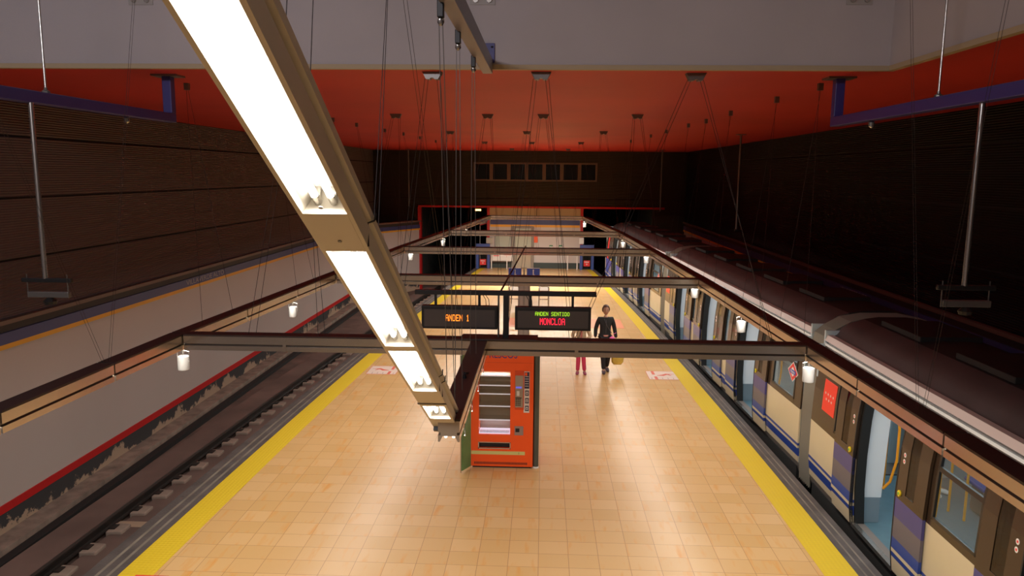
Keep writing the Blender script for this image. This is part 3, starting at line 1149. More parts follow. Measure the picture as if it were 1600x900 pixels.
# ================================================================== SPEAKERS (white cylinders)
spk = None
for side, tab, ysq in (('left', XLt, [8.42, 11.75, 19.9, 24.0, 28.0]), ('right', XRt, [8.42, 11.15, 14.3, 19.9, 24.2, 33.5])):
    for i, y in enumerate(ysq):
        x = interp(tab, y) + (0.03 if side == 'right' else -.03)
        lab = 'white cylindrical loudspeaker under the %s light beam, %s from the near end' % (side, NUM[i])
        loc = (x, y, BZ)
        if spk is None:
            spk = thing('hanging_speaker', loc, lab, 'speaker', 'white cylindrical loudspeakers')
            MB().lathe([(.050, -.29), (.062, -.285), (.064, -.28), (.064, -.13), (.060, -.125), (.05, -.12)], (0, 0, 0), 24).build('body', SPK_WHITE, spk, smooth=50)
            MB().tube([(0, 0, -.12), (0, 0, 0)], .011, 8).build('stem', STEEL, spk, smooth=60)
            m_ = MB()
            m_.tube([(-.07, 0, -.17), (-.07, 0, -.07), (0, 0, -.055), (.07, 0, -.07), (.07, 0, -.17)], .005, 6, up=(0, 1, 0))
            m_.build('yoke', STEEL, spk)
        else:
            clone(spk, loc, lab)

# ================================================================== DISPLAY SIGNS
FONT = {'A': '01110 10001 10001 11111 10001 10001 10001', 'N': '10001 11001 10101 10101 10011 10001 10001', 'D': '11110 10001 10001 10001 10001 10001 11110',
        'E': '11111 10000 10000 11110 10000 10000 11111', 'S': '01111 10000 10000 01110 00001 00001 11110', 'T': '11111 00100 00100 00100 00100 00100 00100',
        'I': '01110 00100 00100 00100 00100 00100 01110', 'O': '01110 10001 10001 10001 10001 10001 01110', 'M': '10001 11011 10101 10101 10001 10001 10001',
        'C': '01110 10001 10000 10000 10000 10001 01110', 'L': '10000 10000 10000 10000 10000 10000 11111', '1': '00100 01100 00100 00100 00100 00100 01110', ' ': '00000 ' * 7}


def dots(s, x0, x1, z0, z1, y, name, m, parent, bold=1.0):
    n = len(s) * 6 - 1
    dx, dz = (x1 - x0) / n, (z1 - z0) / 7
    mb = MB()
    for i, ch in enumerate(s):
        rows = FONT[ch].split()
        for r, row in enumerate(rows):
            for c, b in enumerate(row):
                if b == '1':
                    x = x0 + (i * 6 + c) * dx
                    z = z1 - (r + 1) * dz
                    mb.box(x + .04 * dx, x + dx * (.96 + bold * .25), y, y + .002, z + .04 * dz, z + dz * .96)
    mb.build(name, m, parent)


SY = 8.3
root = thing('sign_bracket', (-.40, SY, BZ + BH + .006), 'black T-shaped steel bracket standing on the nearest cross beam, carrying both displays', 'sign bracket')
O = (-.40, SY, BZ + BH + .006)
zb = 3.53 - O[2]
MB().box(-1.02, 1.0, -.03, .03, zb, zb + .052).build('cross_bar', BLACK, root, bevel=.004)
MB().box(-.032, .032, -.03, .03, 0, zb).build('upright', BLACK, root, bevel=.004)
MB().tube([(-.085, 0, 0), (-.085, 0, zb)], .011, 8).build('cable_conduit', STEEL_D, root, smooth=60)
MB().box(-.50, .36, -.135, .135, 0, .016).build('base_plate', BEAM_TOP, root, bevel=.003)
b = MB()
for x in (-.79, -.30, .27, .74):
    b.box(x - .014, x + .014, -.012, .012, 3.405 - O[2], zb)
b.build('hanger', BLACK, root)
MB().tube([(-.06, 0, zb + .05), (.09, 5.2, zb + .06)], .012, 6).build('stay_rod', BLACK, root)
wv = MB()
for x in (-.26, .22):
    for k_ in (0, 1):
        wv.tube([(x + k_ * .03, 0, zb), (x + .03 + k_ * .035, -.005, zb - .05), (x + .035 + k_ * .035, 0, 3.41 - O[2])], .004, 5)
wv.build('data_cable', BLACK, root)
for (x0, x1, lab, rows) in ((-1.345, -.495, 'left electronic display reading ANDEN 1 in amber letters', [('ANDEN 1', -1.075, -.81, 3.238, 3.312, AMBER_LED, .3)]),
                            (-.30, .545, 'right electronic display reading ANDEN SENTIDO in green over MONCLOA in red', [('ANDEN SENTIDO', -.075, .305, 3.314, 3.358, GREEN_LED, .1), ('MONCLOA', -.022, .255, 3.212, 3.288, RED_LED, .8)])):
    cx = (x0 + x1) / 2
    hw_ = (x1 - x0) / 2
    root = thing('electronic_display', (cx, SY, 3.148), lab, 'display sign', 'electronic displays')
    h = 3.408 - 3.148
    MB().box(-hw_, hw_, -.045, .045, 0, h).build('housing', BLACK, root, bevel=.006)
    MB().box(-hw_ + .03, hw_ - .03, -.048, -.046, .026, h - .04).build('screen', SCREEN, root)
    for (s, a, b_, c, d, m_, bo) in rows:
        dots(s, a - cx, b_ - cx, c - 3.148, d - 3.148, -.051, 'led_text', m_, root, bo)

# ================================================================== VENDING MACHINE
VM = thing('vending_machine', (-.635, 12.03, 0), 'orange drinks vending machine with empty lit shelves, standing behind the nearest cross beam', 'vending machine')
HM = 2.08
c = MB()      # carcass with a window recess
c.box(-.515, .515, .30, .80, .03, HM)
c.box(-.515, -.385, 0, .30, .03, HM)
c.box(.135, .515, 0, .30, .03, HM)
c.box(-.385, .135, 0, .30, 1.66, HM)
c.box(-.385, .135, 0, .30, .03, .34)
c.box(-.385, .135, 0, .30, .45, .58)
c.build('cabinet', ORANGE, VM)
MB().box(-.385, .135, .06, .29, .345, .445).build('delivery_chute', BLACK, VM)
m_ = MB()
m_.box(-.395, .145, -.008, 0, .335, .35)
m_.box(-.395, .145, -.008, 0, .44, .452)
m_.box(-.395, -.38, -.008, 0, .335, .45)
m_.box(.13, .145, -.008, 0, .335, .45)
m_.build('chute_frame', STEEL, VM)
m_ = MB().box(-.384, .134, .28, .299, .58, 1.66)
m_.build('inner_back', mat('taupe_liner', (.30, .24, .19), .5), VM)
for z in (1.585, 1.42, 1.275, 1.065, .83):
    s = MB()
    s.mat(0).box(-.383, .133, .03, .28, z - .012, z)
    s.mat(1).box(-.383, .133, .022, .032, z - .014, z + .006)
    s.build('shelf', [mat('shelf_grey', (.35, .30, .25), .5) if 'shelf_grey' not in MATS else MATS['shelf_grey'], mat('bright_shelf_edge', (.8, .78, .85), .3, emit=(.85, .85, 1), estr=.35) if 'bright_shelf_edge' not in MATS else MATS['bright_shelf_edge']], VM)
m_ = MB()
m_.mat(0).box(-.383, .133, .03, .28, .585, .60)
for i in range(26):
    m_.mat(1).box(-.365 + i * .019, -.357 + i * .019, .03, .10, .60, .63)
m_.build('bottom_tray', [mat('lit_tray', (.8, .78, .9), .3, emit=(.8, .75, 1), estr=.9), mat('tray_grey', (.5, .48, .55), .4)], VM)
MB().box(-.384, .134, .004, .010, .58, 1.66).build('window_glass', V_GLASS, VM)
area('cabinet_lamp', (-.125, .14, 1.64), (0, 0, 0), .45, .05, 2.5, (1, .95, .8), VM)
area('tray_lamp', (-.125, .14, .64), (PI, 0, 0), .45, .05, .8, (.85, .8, 1), VM)
# payment panel
m_ = MB()
m_.mat(0).box(.21, .36, -.006, .0, 1.02, 1.68)
m_.mat(1).box(.215, .345, -.012, -.006, 1.06, 1.60)
m_.mat(2).box(.225, .32, -.016, -.012, 1.385, 1.415)
m_.mat(3).box(.24, .285, -.02, -.012, 1.26, 1.34)
for r_ in range(4):
    for c_ in range(3):
        m_.mat(4).box(.225 + c_ * .03, .243 + c_ * .03, -.018, -.012, 1.09 + r_ * .032, 1.11 + r_ * .032)
m_.mat(4).box(.22, .32, -.016, -.012, 1.215, 1.23)
m_.build('payment_panel', [ORANGE_D, mat('panel_grey', (.36, .30, .24), .4, .4), mat('blue_readout', (.1, .1, .5), .4, emit=(.2, .2, 1), estr=.5), WHITE, BLACK], VM)
m_ = MB()
m_.mat(0).box(.355, .45, -.003, 0, .97, 1.67)
m_.mat(1).box(.365, .445, -.005, -.003, 1.38, 1.66)
m_.mat(3).box(.372, .41, -.006, -.005, 1.60, 1.65)
for z in (1.26, 1.13, 1.00):
    m_.mat(1).box(.378, .44, -.005, -.003, z, z + .09)
    m_.mat(0).box(.39, .428, -.006, -.005, z + .02, z + .07)
    m_.mat(1).box(.40, .418, -.007, -.006, z + .03, z + .055)
for z in (1.42, 1.46, 1.50, 1.54, 1.58):
    m_.mat(0).box(.375, .435, -.006, -.005, z, z + .008)
m_.build('instruction_sticker', [WHITE_MATT, mat('dark_ink', (.04, .03, .06), .5), BLACK, ORANGE], VM)
m_ = MB()
m_.mat(0).box(.21, .355, -.010, 0, .58, .735)
m_.mat(1).box(.225, .29, -.013, -.010, .635, .70)
m_.build('coin_return', [mat('coin_grey', (.33, .24, .22), .4, .3), BLACK], VM)
m_ = MB()
m_.mat(0).box(-.51, .385, -.004, 0, .235, .295)
m_.build('yellow_strip', YELLOW_TAPE, VM)
text('1', .05, (.285, -.006, .265), FACE_CAM, BLACK, VM, 'strip_number')
m_ = MB()
for i in range(38):
    m_.box(-.46 + i * .0235, -.447 + i * .0235, -.002, 0, .065, .105)
m_.build('vent_slots', BLACK, VM)
MB().box(-.51, .51, -.002, 0, 1.808, 1.813).build('header_seam', ORANGE_D, VM)
text('REFRESCOS', .17, (-.09, -.004, 1.94), FACE_CAM, NAVY, VM, 'header_lettering', fit=.66, depth=.003)
MB().box(-.49, .49, .02, .78, 0, .03).build('plinth', BLACK, VM)
for x, nm in ((.565, 'right'), (-.60, 'left')):
    m_ = MB()
    m_.lathe([(.05, .03), (.05, 2.05)], (x, .06 if x > 0 else .22, 0), 20)
    m_.build('corner_post', POST_GREY, VM, smooth=40)
    m_ = MB().lathe([(.055, 0), (.055, .03)], (x, .06 if x > 0 else .22, 0), 20)
    m_.build('post_foot', WHITE, VM, smooth=40)
m_ = MB()
m_.mat(0).prism([(-.655, -.24), (-.640, -.245), (-.515, -.01), (-.528, 0)], .03, 1.98)
m_.mat(1).prism([(-.635, -.235), (-.632, -.238), (-.522, -.03), (-.525, -.028)], .10, 1.93)
m_.mat(2).prism([(-.628, -.232), (-.626, -.236), (-.545, -.08), (-.548, -.078)], 1.15, 1.45)
m_.mat(3).prism([(-.668, -.245), (-.652, -.255), (-.648, -.24), (-.66, -.232)], .0, 1.98)
m_.build('side_poster_panel', [GREENP, GREENP, mat('pale_print', (.5, .55, .5), .5), STEEL], VM)

# ================================================================== FLOOR MARKINGS
Z0 = .0015


def decal(name, sgn, label):
    """warning print beside the yellow strip: white panel, red bars, small figure reaching over a gap"""
    cx = -3.92 if sgn < 0 else 2.98
    r = thing(name, (cx, 18.17, Z0), label, 'floor sticker', 'warning prints on the floor')
    hw_, hh = .36, .38
    m = MB()
    m.mat(0).box(-hw_, hw_, -hh, hh, 0, .002)
    m.mat(1).box(-hw_ - .01, -hw_, -hh, hh, 0, .0025).box(hw_, hw_ + .01, -hh, hh, 0, .0025).box(-hw_, hw_, -hh - .012, -hh, 0, .0025).box(-hw_, hw_, hh, hh + .012, 0, .0025)
    m.build('print_ground', [FLOOR_WHITE, FLOOR_RED], r)
    s = sgn
    m = MB()
    a, b = (-.24, -.17)
    for y0, y1, o_ in ((.06, .37, 0), (-.37, -.12, .02)):
        m.box(s * (a + o_), s * (b + o_), y0, y1, .002, .0035)
    m.build('red_bars', FLOOR_RED, r)
    m = MB()
    m.prism([(s * -.13, -.02), (s * .02, -.05), (s * .10, .05), (s * .20, .10), (s * .30, .11), (s * .30, .13), (s * .19, .14), (s * .10, .16), (s * .0, .06), (s * -.13, .0)], .002, .0035)
    m.prism([(s * .12, .08), (s * .20, -.03), (s * .22, -.01), (s * .16, .10)], .002, .0035)
    m.build('falling_figure', FLOOR_RED, r)
    m = MB()
    for i in range(5):
        m.box(s * (-.30 + i * .13), s * (-.29 + i * .13), -.34, -.22, .002, .003)
    m.build('edge_ticks', mat('tick_grey', (.25, .18, .16), .6) if 'tick_grey' not in MATS else MATS['tick_grey'], r)


decal('floor_warning_print', -1, 'white and red gap warning print on the floor by the left yellow strip')
decal('floor_warning_print', 1, 'white and red gap warning print on the floor by the right yellow strip')
r = thing('floor_banner', (-.4, 24.6, Z0), 'wide faded red banner printed across the floor behind the signs', 'floor sticker')
m = MB()
for a, b in ((-2.95, -2.45), (-2.0, -1.1), (-.8, .3), (1.3, 1.6), (1.95, 3.05)):
    m.box(a, b, -.75, .75, 0, .002)
m.build('banner_fields', FLOOR_RED2, r)
text('NO PASE', .8, (-1.2, 0, .004), (0, 0, 0), FLOOR_WHITE, r, 'banner_lettering', depth=.001)
bpy.data.objects.remove(bpy.data.objects['banner_lettering'])

# ================================================================== TRAIN
TH = 2.05


def off(z):
    return interp([(-.40, .16), (-.05, .035), (.25, .0), (1.0, .0), (1.6, .03), (2.05, .085), (2.35, .20)], z)


def side_sheet(mbx, y0, y1, z0, z1, out=0.0, th=.03, nz=None):
    """sheet following the body side between heights z0..z1"""
    nz = nz or max(1, int((z1 - z0) / .25))
    zs = [z0 + (z1 - z0) * i / nz for i in range(nz + 1)]
    poly = [(off(z) - out, z) for z in zs] + [(off(z) - out + th, z) for z in reversed(zs)]
    mbx.prism(poly, y0, y1, 'y')


BODY_MATS = [T_CREAM, T_BLUE, T_BROWN, T_SKIRT, T_GUTTER, T_FRAME]


def body_band(mbx, y0, y1):
    for z0, z1, mi in ((-.02, .09, 0), (.09, .235, 1), (.235, .28, 0), (.28, .325, 1), (.325, .93, 0)):
        mbx.mat(mi)
        side_sheet(mbx, y0, y1, z0, z1)


LEAF_MATS = [T_CREAM, T_BLUE, T_MAUVE, T_PURPLE, T_BROWN, T_RUBBER]


def make_leaf(car, y0, y1, open_side, idx):
    """door leaf on the outside of the body"""
    out, th = .045, .035
    m = MB()
    wy0, wy1 = y0 + .24, y1 - .24
    for z0, z1, mi in ((-.03, .17, 0), (.17, .235, 1), (.235, .285, 0), (.285, .43, 1), (.43, .70, 2), (.70, .95, 3), (.95, 1.05, 4)):
        m.mat(mi)
        side_sheet(m, y0, y1, z0, z1, out, th, 2 if z1 - z0 > .1 else 1)
    m.mat(4)
    side_sheet(m, y0, wy0, 1.05, 1.88, out, th)
    side_sheet(m, wy1, y1, 1.05, 1.88, out, th)
    side_sheet(m, y0, y1, 1.88, TH, out, th, 1)
    m.mat(5)
    a, b = (y1 - .02, y1) if open_side > 0 else (y0, y0 + .02)
    side_sheet(m, a, b, -.03, TH, out + .004, th + .008)
    leaf = m.build('door_leaf', LEAF_MATS, car)
    g = MB()
    side_sheet(g, wy0, wy1, 1.05, 1.88, out - .006, .008)
    g.build('leaf_window', T_GLASS_D, leaf)
    cy = (y1 - .12) if open_side > 0 else (y0 + .12)
    bt = MB()
    zc = 1.03
    ring = [(cy + .032 * math.cos(t * PI / 8), zc + .04 * math.sin(t * PI / 8)) for t in range(16)]
    x = off(zc) - out
    bt.mat(0).prism(ring, x - .018, x, 'x')
    ring = [(cy + .015 * math.cos(t * PI / 8), zc + .019 * math.sin(t * PI / 8)) for t in range(16)]
    bt.mat(1).prism(ring, x - .024, x - .018, 'x')
    bt.build('door_button', [mat('button_yellow', (.85, .62, .02), .4) if 'button_yellow' not in MATS else MATS['button_yellow'], mat('button_green', (.15, .45, .08), .4) if 'button_green' not in MATS else MATS['button_green']], leaf)
    st = MB()
    cy2 = cy - .0
    for zc, mi in ((1.52, 1), (1.44, 0)):
        x = off(zc) - out
        ring = [(cy2 + .026 * math.cos(t * PI / 6), zc + .03 * math.sin(t * PI / 6)) for t in range(12)]
        st.mat(0).prism(ring, x - .003, x, 'x')
        st.mat(1).box(x - .004, x - .003, cy2 - .012, cy2 + .012, zc - .012, zc + .012)
    st.build('warning_sticker', [WHITE, SIGN_RED], leaf)


def build_car(label, p0, p1, doors, windows, flag=None, logo=None, narrow=(), cab=False):
    p0, p1 = Vector(p0), Vector(p1)
    d = p1 - p0
    L = d.length
    rz = math.atan2(-d.x, d.y)
    car = thing('metro_car', (p0.x, p0.y, 0), label, 'train car', 'cars of the parked train', rz)
    W = 2.35
    OH = .63
    # side wall pieces between the door openings
    cuts = []
    pos = 0.0
    for c in doors:
        cuts.append((pos, c - OH))
        pos = c + OH
    cuts.append((pos, L))
    body = MB()
    for a, b in cuts:
        if b - a < .02:
            continue
        body_band(body, a, b)
        body.mat(2)
        ws = [w_ for w_ in windows if w_[0] >= a - .01 and w_[1] <= b + .01]
        x = a
        for w0, w1 in ws:
            if w0 > x:
                side_sheet(body, x, w0, .93, TH)
            side_sheet(body, w0, w1, .93, 1.02)
            side_sheet(body, w0, w1, 1.90, TH, nz=1)
            x = w1
        if b > x:
            side_sheet(body, x, b, .93, TH)
    # over the doors and gutter
    body.mat(2)
    side_sheet(body, 0, L, TH, 2.26)
    body.mat(4)
    side_sheet(body, 0, L, 2.26, 2.35, out=.05, th=.09, nz=1)
    body.mat(3)
    for a, b in cuts:
        side_sheet(body, a, b, -.42, -.02)
    for c in doors:
        side_sheet(body, c - OH, c + OH, -.42, -.06)
    body.build('platform_side', BODY_MATS, car)
    # roof
    rf = MB()
    prof_s = [(.20, 2.33), (.24, 2.33), (.30, 2.36), (.36, 2.44), (.50, 2.54), (.72, 2.61)]
    prof_t = [(.72, 2.61), (.95, 2.645), (1.4, 2.645), (1.63, 2.61)]
    prof_u = [(1.63, 2.61), (1.85, 2.54), (2.0, 2.44), (2.15, 2.33)]
    for pr, mi in ((prof_s, 0), (prof_t, 1), (prof_u, 1)):
        poly = pr + [(x, z - .04) for x, z in reversed(pr)]
        rf.mat(mi).prism(poly, 0, L, 'y')
    rf.build('roof', [T_SHOULD, T_ROOF], car, smooth=35)
    yy = .8
    while yy < L - 1.6:
        MB().box(.75, 1.60, yy + .3, yy + 1.5, 2.62, 2.70).build('roof_box', T_ROOF, car, bevel=.01)
        yy += 2.1
    # far side, floor, ends, underframe
    fs = MB()
    fs.mat(0).box(W, W + .04, 0, L, -.3, .95)
    fs.box(W, W + .04, 0, L, 1.85, 2.33)
    fs.mat(0)
    for a, b in cuts:
        fs.box(W, W + .04, a, min(a + .9, b), .95, 1.85)
        fs.box(W, W + .04, max(b - .9, a), b, .95, 1.85)
    for c in doors:
        fs.box(W, W + .04, c - OH, c + OH, .95, 1.85)
    fs.build('far_side', T_INWALL, car)
    MB().box(.165, W, 0, L, -.10, -.02).build('car_floor', T_FLOOR, car)
    MB().box(.05, W - .05, .1, L - .1, -.85, -.12).build('underframe', BLACK_MATT, car)
    MB().box(.12, W, .03, L - .03, 2.18, 2.22).build('inner_ceiling', T_INWHITE, car)
    lt = MB()
    lt.box(.55, .68, .3, L - .3, 2.165, 2.178)
    lt.box(1.70, 1.83, .3, L - .3, 2.165, 2.178)
    lt.build('ceiling_strip_light', mat('car_light', (1, 1, 1), .4, emit=(.85, .95, 1.0), estr=2.5) if 'car_light' not in MATS else MATS['car_light'], car)
    ew = MB()
    for ya, yb in ((0, .05), (L - .05, L)):
        ew.box(.04, .75, ya, yb, -.02, 2.2)
        ew.box(1.6, W, ya, yb, -.02, 2.2)
        ew.box(.75, 1.6, ya, yb, 2.0, 2.2)
        ew.box(.12, W - .1, ya, yb, 2.2, 2.42)
    if cab:
        ew.box(.75, 1.6, L - .05, L, -.02, 2.0)
    ew.build('end_wall', T_INWALL, car)
    n_l = 3
    for i in range(n_l):
        area('car_lamp', (1.2, L * (i + .5) / n_l, 2.15), (0, 0, 0), .9, L / n_l - .6, CAR_W * 1.0, (.82, .93, 1.0), car)
    # door frames, leaves, interior at each doorway
    for i, c in enumerate(doors):
        fr = MB()
        for s in (-1, 1):
            y_ = c + s * OH
            poly = [(off(z) + .002, z) for z in (-.02, .5, 1.0, 1.5, TH)] + [(off(z) + .13, z) for z in (TH, 1.5, 1.0, .5, -.02)]
            fr.prism(poly, y_, y_ - s * .045, 'y')
        fr.prism([(off(TH), TH), (off(TH) + .13, TH), (off(TH) + .13, TH - .04), (off(TH - .04), TH - .04)], c - OH, c + OH, 'y')
        fr.build('door_frame', T_RUBBER, car)
        sl = MB()
        sl.mat(0).box(-.01, .06, c - OH, c + OH, -.06, -.005)
        sl.mat(1).box(.06, .17, c - OH, c + OH, -.05, -.012)
        sl.build('door_sill', [STEEL, T_SKIRT], car)
        make_leaf(car, c + OH, min(c + OH + .69, L - .02), -1, i)
        make_leaf(car, max(c - OH - .69, .02), c - OH, 1, i)
        for s in (-1, 1):
            y_ = c + s * (OH + .02)
            pn = MB()
            pn.mat(0).prism([(off(z) + .13, z) for z in (.36, 1.0, 1.5, 2.05)] + [(.47, 2.05), (.43, 1.2), (.40, .36)], y_, y_ + s * .03, 'y')
            pn.mat(1).box(.165, .39, y_ - .001, y_ + s * .03, -.02, .36)
            pn.build('draught_screen', [T_INWHITE, mat('screen_foot_steel', (.30, .36, .40), .3, .5) if 'screen_foot_steel' not in MATS else MATS['screen_foot_steel']], car, bevel=.004)
            hr = MB()
            hr.tube([(.44, y_ - s * .01, 1.98), (.49, y_ - s * .05, 1.80), (.53, y_ - s * .09, 1.4), (.53, y_ - s * .09, .95), (.48, y_ - s * .05, .62), (.41, y_ - s * .01, .50)], .019, 8, up=(0, 1, 0))
            hr.build('grab_rail', T_RAIL, car, smooth=60)
            seat_y = y_ + s * .08
    # seats along far side, and vertical poles
    for a, b in cuts:
        if b - a > 1.2:
            y0, y1 = a + .15, b - .15
            if b > L - .1:
                y1 = y0 + .5
            st = MB()
            st.mat(0).box(W - .46, W - .04, y0, y1, .40, .46)
            st.box(W - .09, W - .04, y0, y1, .46, .90)
            st.mat(1).box(W - .40, W - .30, y0 + .1, y1 - .1, .0, .40)
            st.build('bench_seat', [T_SEAT, STEEL_D], car, bevel=.02)
            yy = (a + b) / 2
            for q in (-.35, .35):
                MB().tube([(1.0, yy + q, -.02), (1.0, yy + q, 2.18)], .019, 8).build('pole', T_RAIL, car, smooth=60)
    # windows
    for w0, w1 in windows:
        fr = MB()
        for a, b, z0, z1 in ((w0, w0 + .035, 1.02, 1.90), (w1 - .035, w1, 1.02, 1.90)):
            side_sheet(fr, a, b, z0, z1, .006, .03)
        big = (w1 - w0) > .5
        side_sheet(fr, w0, w1, 1.02, 1.055, .006, .03, 1)
        side_sheet(fr, w0, w1, 1.865, 1.90, .006, .03, 1)
        if big:
            side_sheet(fr, w0, w1, 1.60, 1.655, .006, .03, 1)
        wf = fr.build('window_frame', T_FRAME, car)
        g = MB()
        side_sheet(g, w0 + .03, w1 - .03, 1.05, 1.87, -.01, .006)
        g.build('pane', T_GLASS, wf)
    if flag:
        fy, fz = flag
        g = MB()
        side_sheet(g, fy - .24, fy + .24, fz - .25, fz + .25, .004, .005)
        fl = g.build('red_flag_sticker', mat('flag_red', (.85, .035, .02), .35), car)
        stt = MB()
        for r_, n_, dz in ((0, 4, .045), (1, 3, -.045)):
            for k_ in range(n_):
                cy, cz = fy + (k_ - (n_ - 1) / 2) * .10, fz + dz
                pts = [(cy + (.026 if t % 2 == 0 else .011) * math.sin(t * PI / 5), cz + (.026 if t % 2 == 0 else .011) * math.cos(t * PI / 5)) for t in range(10)]
                xx = off(cz) - .004
                stt.prism(pts, xx - .003, xx - .0003, 'x')
        stt.build('seven_stars', WHITE, fl)
    if logo:
        ly, lz = logo
        g = MB()
        x = off(lz)
        g.mat(0).prism([(ly - .21, lz), (ly, lz - .16), (ly + .21, lz), (ly, lz + .16)], x - .010, x - .004, 'x')
        g.mat(1).prism([(ly - .235, lz), (ly, lz - .18), (ly + .235, lz), (ly, lz + .18)], x - .007, x - .003, 'x')
        g.mat(1).prism([(ly - .12, lz), (ly, lz - .09), (ly + .12, lz), (ly, lz + .09)], x - .012, x - .010, 'x')
        g.mat(2).box(x - .014, x - .012, ly - .14, ly + .14, lz - .038, lz + .038)
        lg = g.build('diamond_logo', [SIGN_RED, WHITE, SIGN_BLUE], car)
        text('Metro', .075, (x - .0155, ly, lz), FACE_LEFT, WHITE, lg, 'logo_lettering', depth=.0008)
    return car, L


g1, g2 = Vector((4.45, 12.16, 0)), Vector((4.43, 12.66, 0))
g3, g4 = Vector((3.92, 24.0, 0)), Vector((3.87, 24.6, 0))
n0, e1 = Vector((4.52, .9, 0)), Vector((3.02, 36.4, 0))
S3 = .9
near_car, _ = build_car('nearest metro car, open doorway at the right, red flag sticker by its far end', n0, g1,
                        [2.3 - .9 + .0, 6.05 - .9, 9.74 - .9], [(.02, .09), (3.1, 3.8), (7.43 - .9, 8.33 - .9), (11.07 - .9, 11.23 - .9)], flag=(11.53 - .9, 1.47))
mid_car, _ = build_car('middle metro car with three open doors and a red diamond logo', g2, g3,
                       [2.95, 6.05, 9.1], [(.30, 1.40), (4.32 - .0, 4.68), (7.42, 7.72), (10.52, 10.66)], flag=(11.0, 1.47), logo=(.45, 1.47))
far_car, _ = build_car('farthest metro car, at the end of the platform', g4, e1,
                       [2.95, 6.05, 9.1], [(.30, 1.40), (4.35, 4.65), (7.42, 7.72)], logo=(.45, 1.47), cab=True)
for q in ((1.60, 9.93), (1.66, 9.62), (1.55, 5.9), (1.55, 6.4)):
    MB().tube([(q[0], q[1], -.02), (q[0], q[1], 2.18)], .019, 8).build('pole', T_RAIL, near_car, smooth=60)
# a cab-coloured panel at the far end of the far car
m_ = MB()
side_sheet(m_, 10.15, 11.6, .30, .95, .012, .01)
m_.build('cab_panel', T_BLUE, far_car)
m_ = MB()
side_sheet(m_, 11.0, 11.25, .95, 2.0, .012, .01)
m_.build('cab_stripe', SIGN_RED, far_car)

for (a, b, lab) in ((g1, g2, 'ribbed grey gangway bellows between the nearest and middle metro cars'), (g3, g4, 'ribbed gangway bellows between the middle and farthest metro cars')):
    d = b - a
    L = d.length
    r = thing('gangway_bellows', (a.x, a.y, 0), lab, 'gangway', 'gangway bellows', math.atan2(-d.x, d.y))
    outer = [(.06, -.30), (.03, .3), (.03, 1.1), (.07, 1.8), (.16, 2.3), (.30, 2.42), (.55, 2.56), (.9, 2.62), (1.5, 2.62), (1.9, 2.54), (2.2, 2.33), (2.3, 1.0), (2.25, -.30)]
    cx, cz = 1.18, 1.1
    m_ = MB()
    nr = 7
    rings = []
    for i in range(nr * 2 + 1):
        s = 1.0 if i % 2 == 0 else .975
        y = .012 + (L - .024) * i / (nr * 2)
        rings.append([(cx + (x - cx) * s, y, cz + (z - cz) * s) for x, z in outer])
    kk = len(outer)
    vs = [p for rg in rings for p in rg]
    for i in range(len(rings) - 1):
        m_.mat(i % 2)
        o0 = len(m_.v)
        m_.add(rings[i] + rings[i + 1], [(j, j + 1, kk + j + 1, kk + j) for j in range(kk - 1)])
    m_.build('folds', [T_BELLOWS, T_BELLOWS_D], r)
    MB().box(.5, 1.85, 0.005, L - .005, -.08, -.02).build('bridge_plate', STEEL_D, r)

# ================================================================== PEOPLE
def skin_mesh(verts, edges, radii, sub=2, roots=(0,)):
    me = bpy.data.meshes.new('sk')
    me.from_pydata([tuple(v) for v in verts], edges, [])
    o = bpy.data.objects.new('sk', me)
    COL.objects.link(o)
    sm = o.modifiers.new('skin', 'SKIN')
    sm.use_smooth_shade = True
    for i, r in enumerate(radii):
        rr = r if isinstance(r, (tuple, list)) else (r, r)
        me.skin_vertices[0].data[i].radius = rr
        me.skin_vertices[0].data[i].use_root = i in roots
    ss = o.modifiers.new('sub', 'SUBSURF')
    ss.levels = ss.render_levels = sub
    bpy.context.view_layer.update()
    dg = bpy.context.evaluated_depsgraph_get()
    res = bpy.data.meshes.new_from_object(o.evaluated_get(dg))
    bpy.data.objects.remove(o)
    return res


def join_meshes(name, meshes, m, parent):
    vs, fs = [], []
    for me in meshes:
        o = len(vs)
        vs += [tuple(v.co) for v in me.vertices]
        fs += [tuple(i + o for i in p.vertices) for p in me.polygons]
        bpy.data.meshes.remove(me)
    me = bpy.data.meshes.new(name)
    me.from_pydata(vs, [], fs)
    me.materials.append(m)
    me.shade_smooth()
    o = bpy.data.objects.new(name, me)
    COL.objects.link(o)
    o.parent = parent
    return o


def chain(pts, radii, sub=2):
    return skin_mesh(pts, [(i, i + 1) for i in range(len(pts) - 1)], radii, sub)


def ellipsoid(c, r, n=18, mdeform=None):
    bm = bmesh.new()
    bmesh.ops.create_uvsphere(bm, u_segments=n, v_segments=n // 2 + 3, radius=1)
    for v in bm.verts:
        x, y, z = v.co
        if mdeform:
            x, y, z = mdeform(x, y, z)
        v.co = (c[0] + x * r[0], c[1] + y * r[1], c[2] + z * r[2])
    me = bpy.data.meshes.new('e')
    bm.to_mesh(me)
    bm.free()
    return me


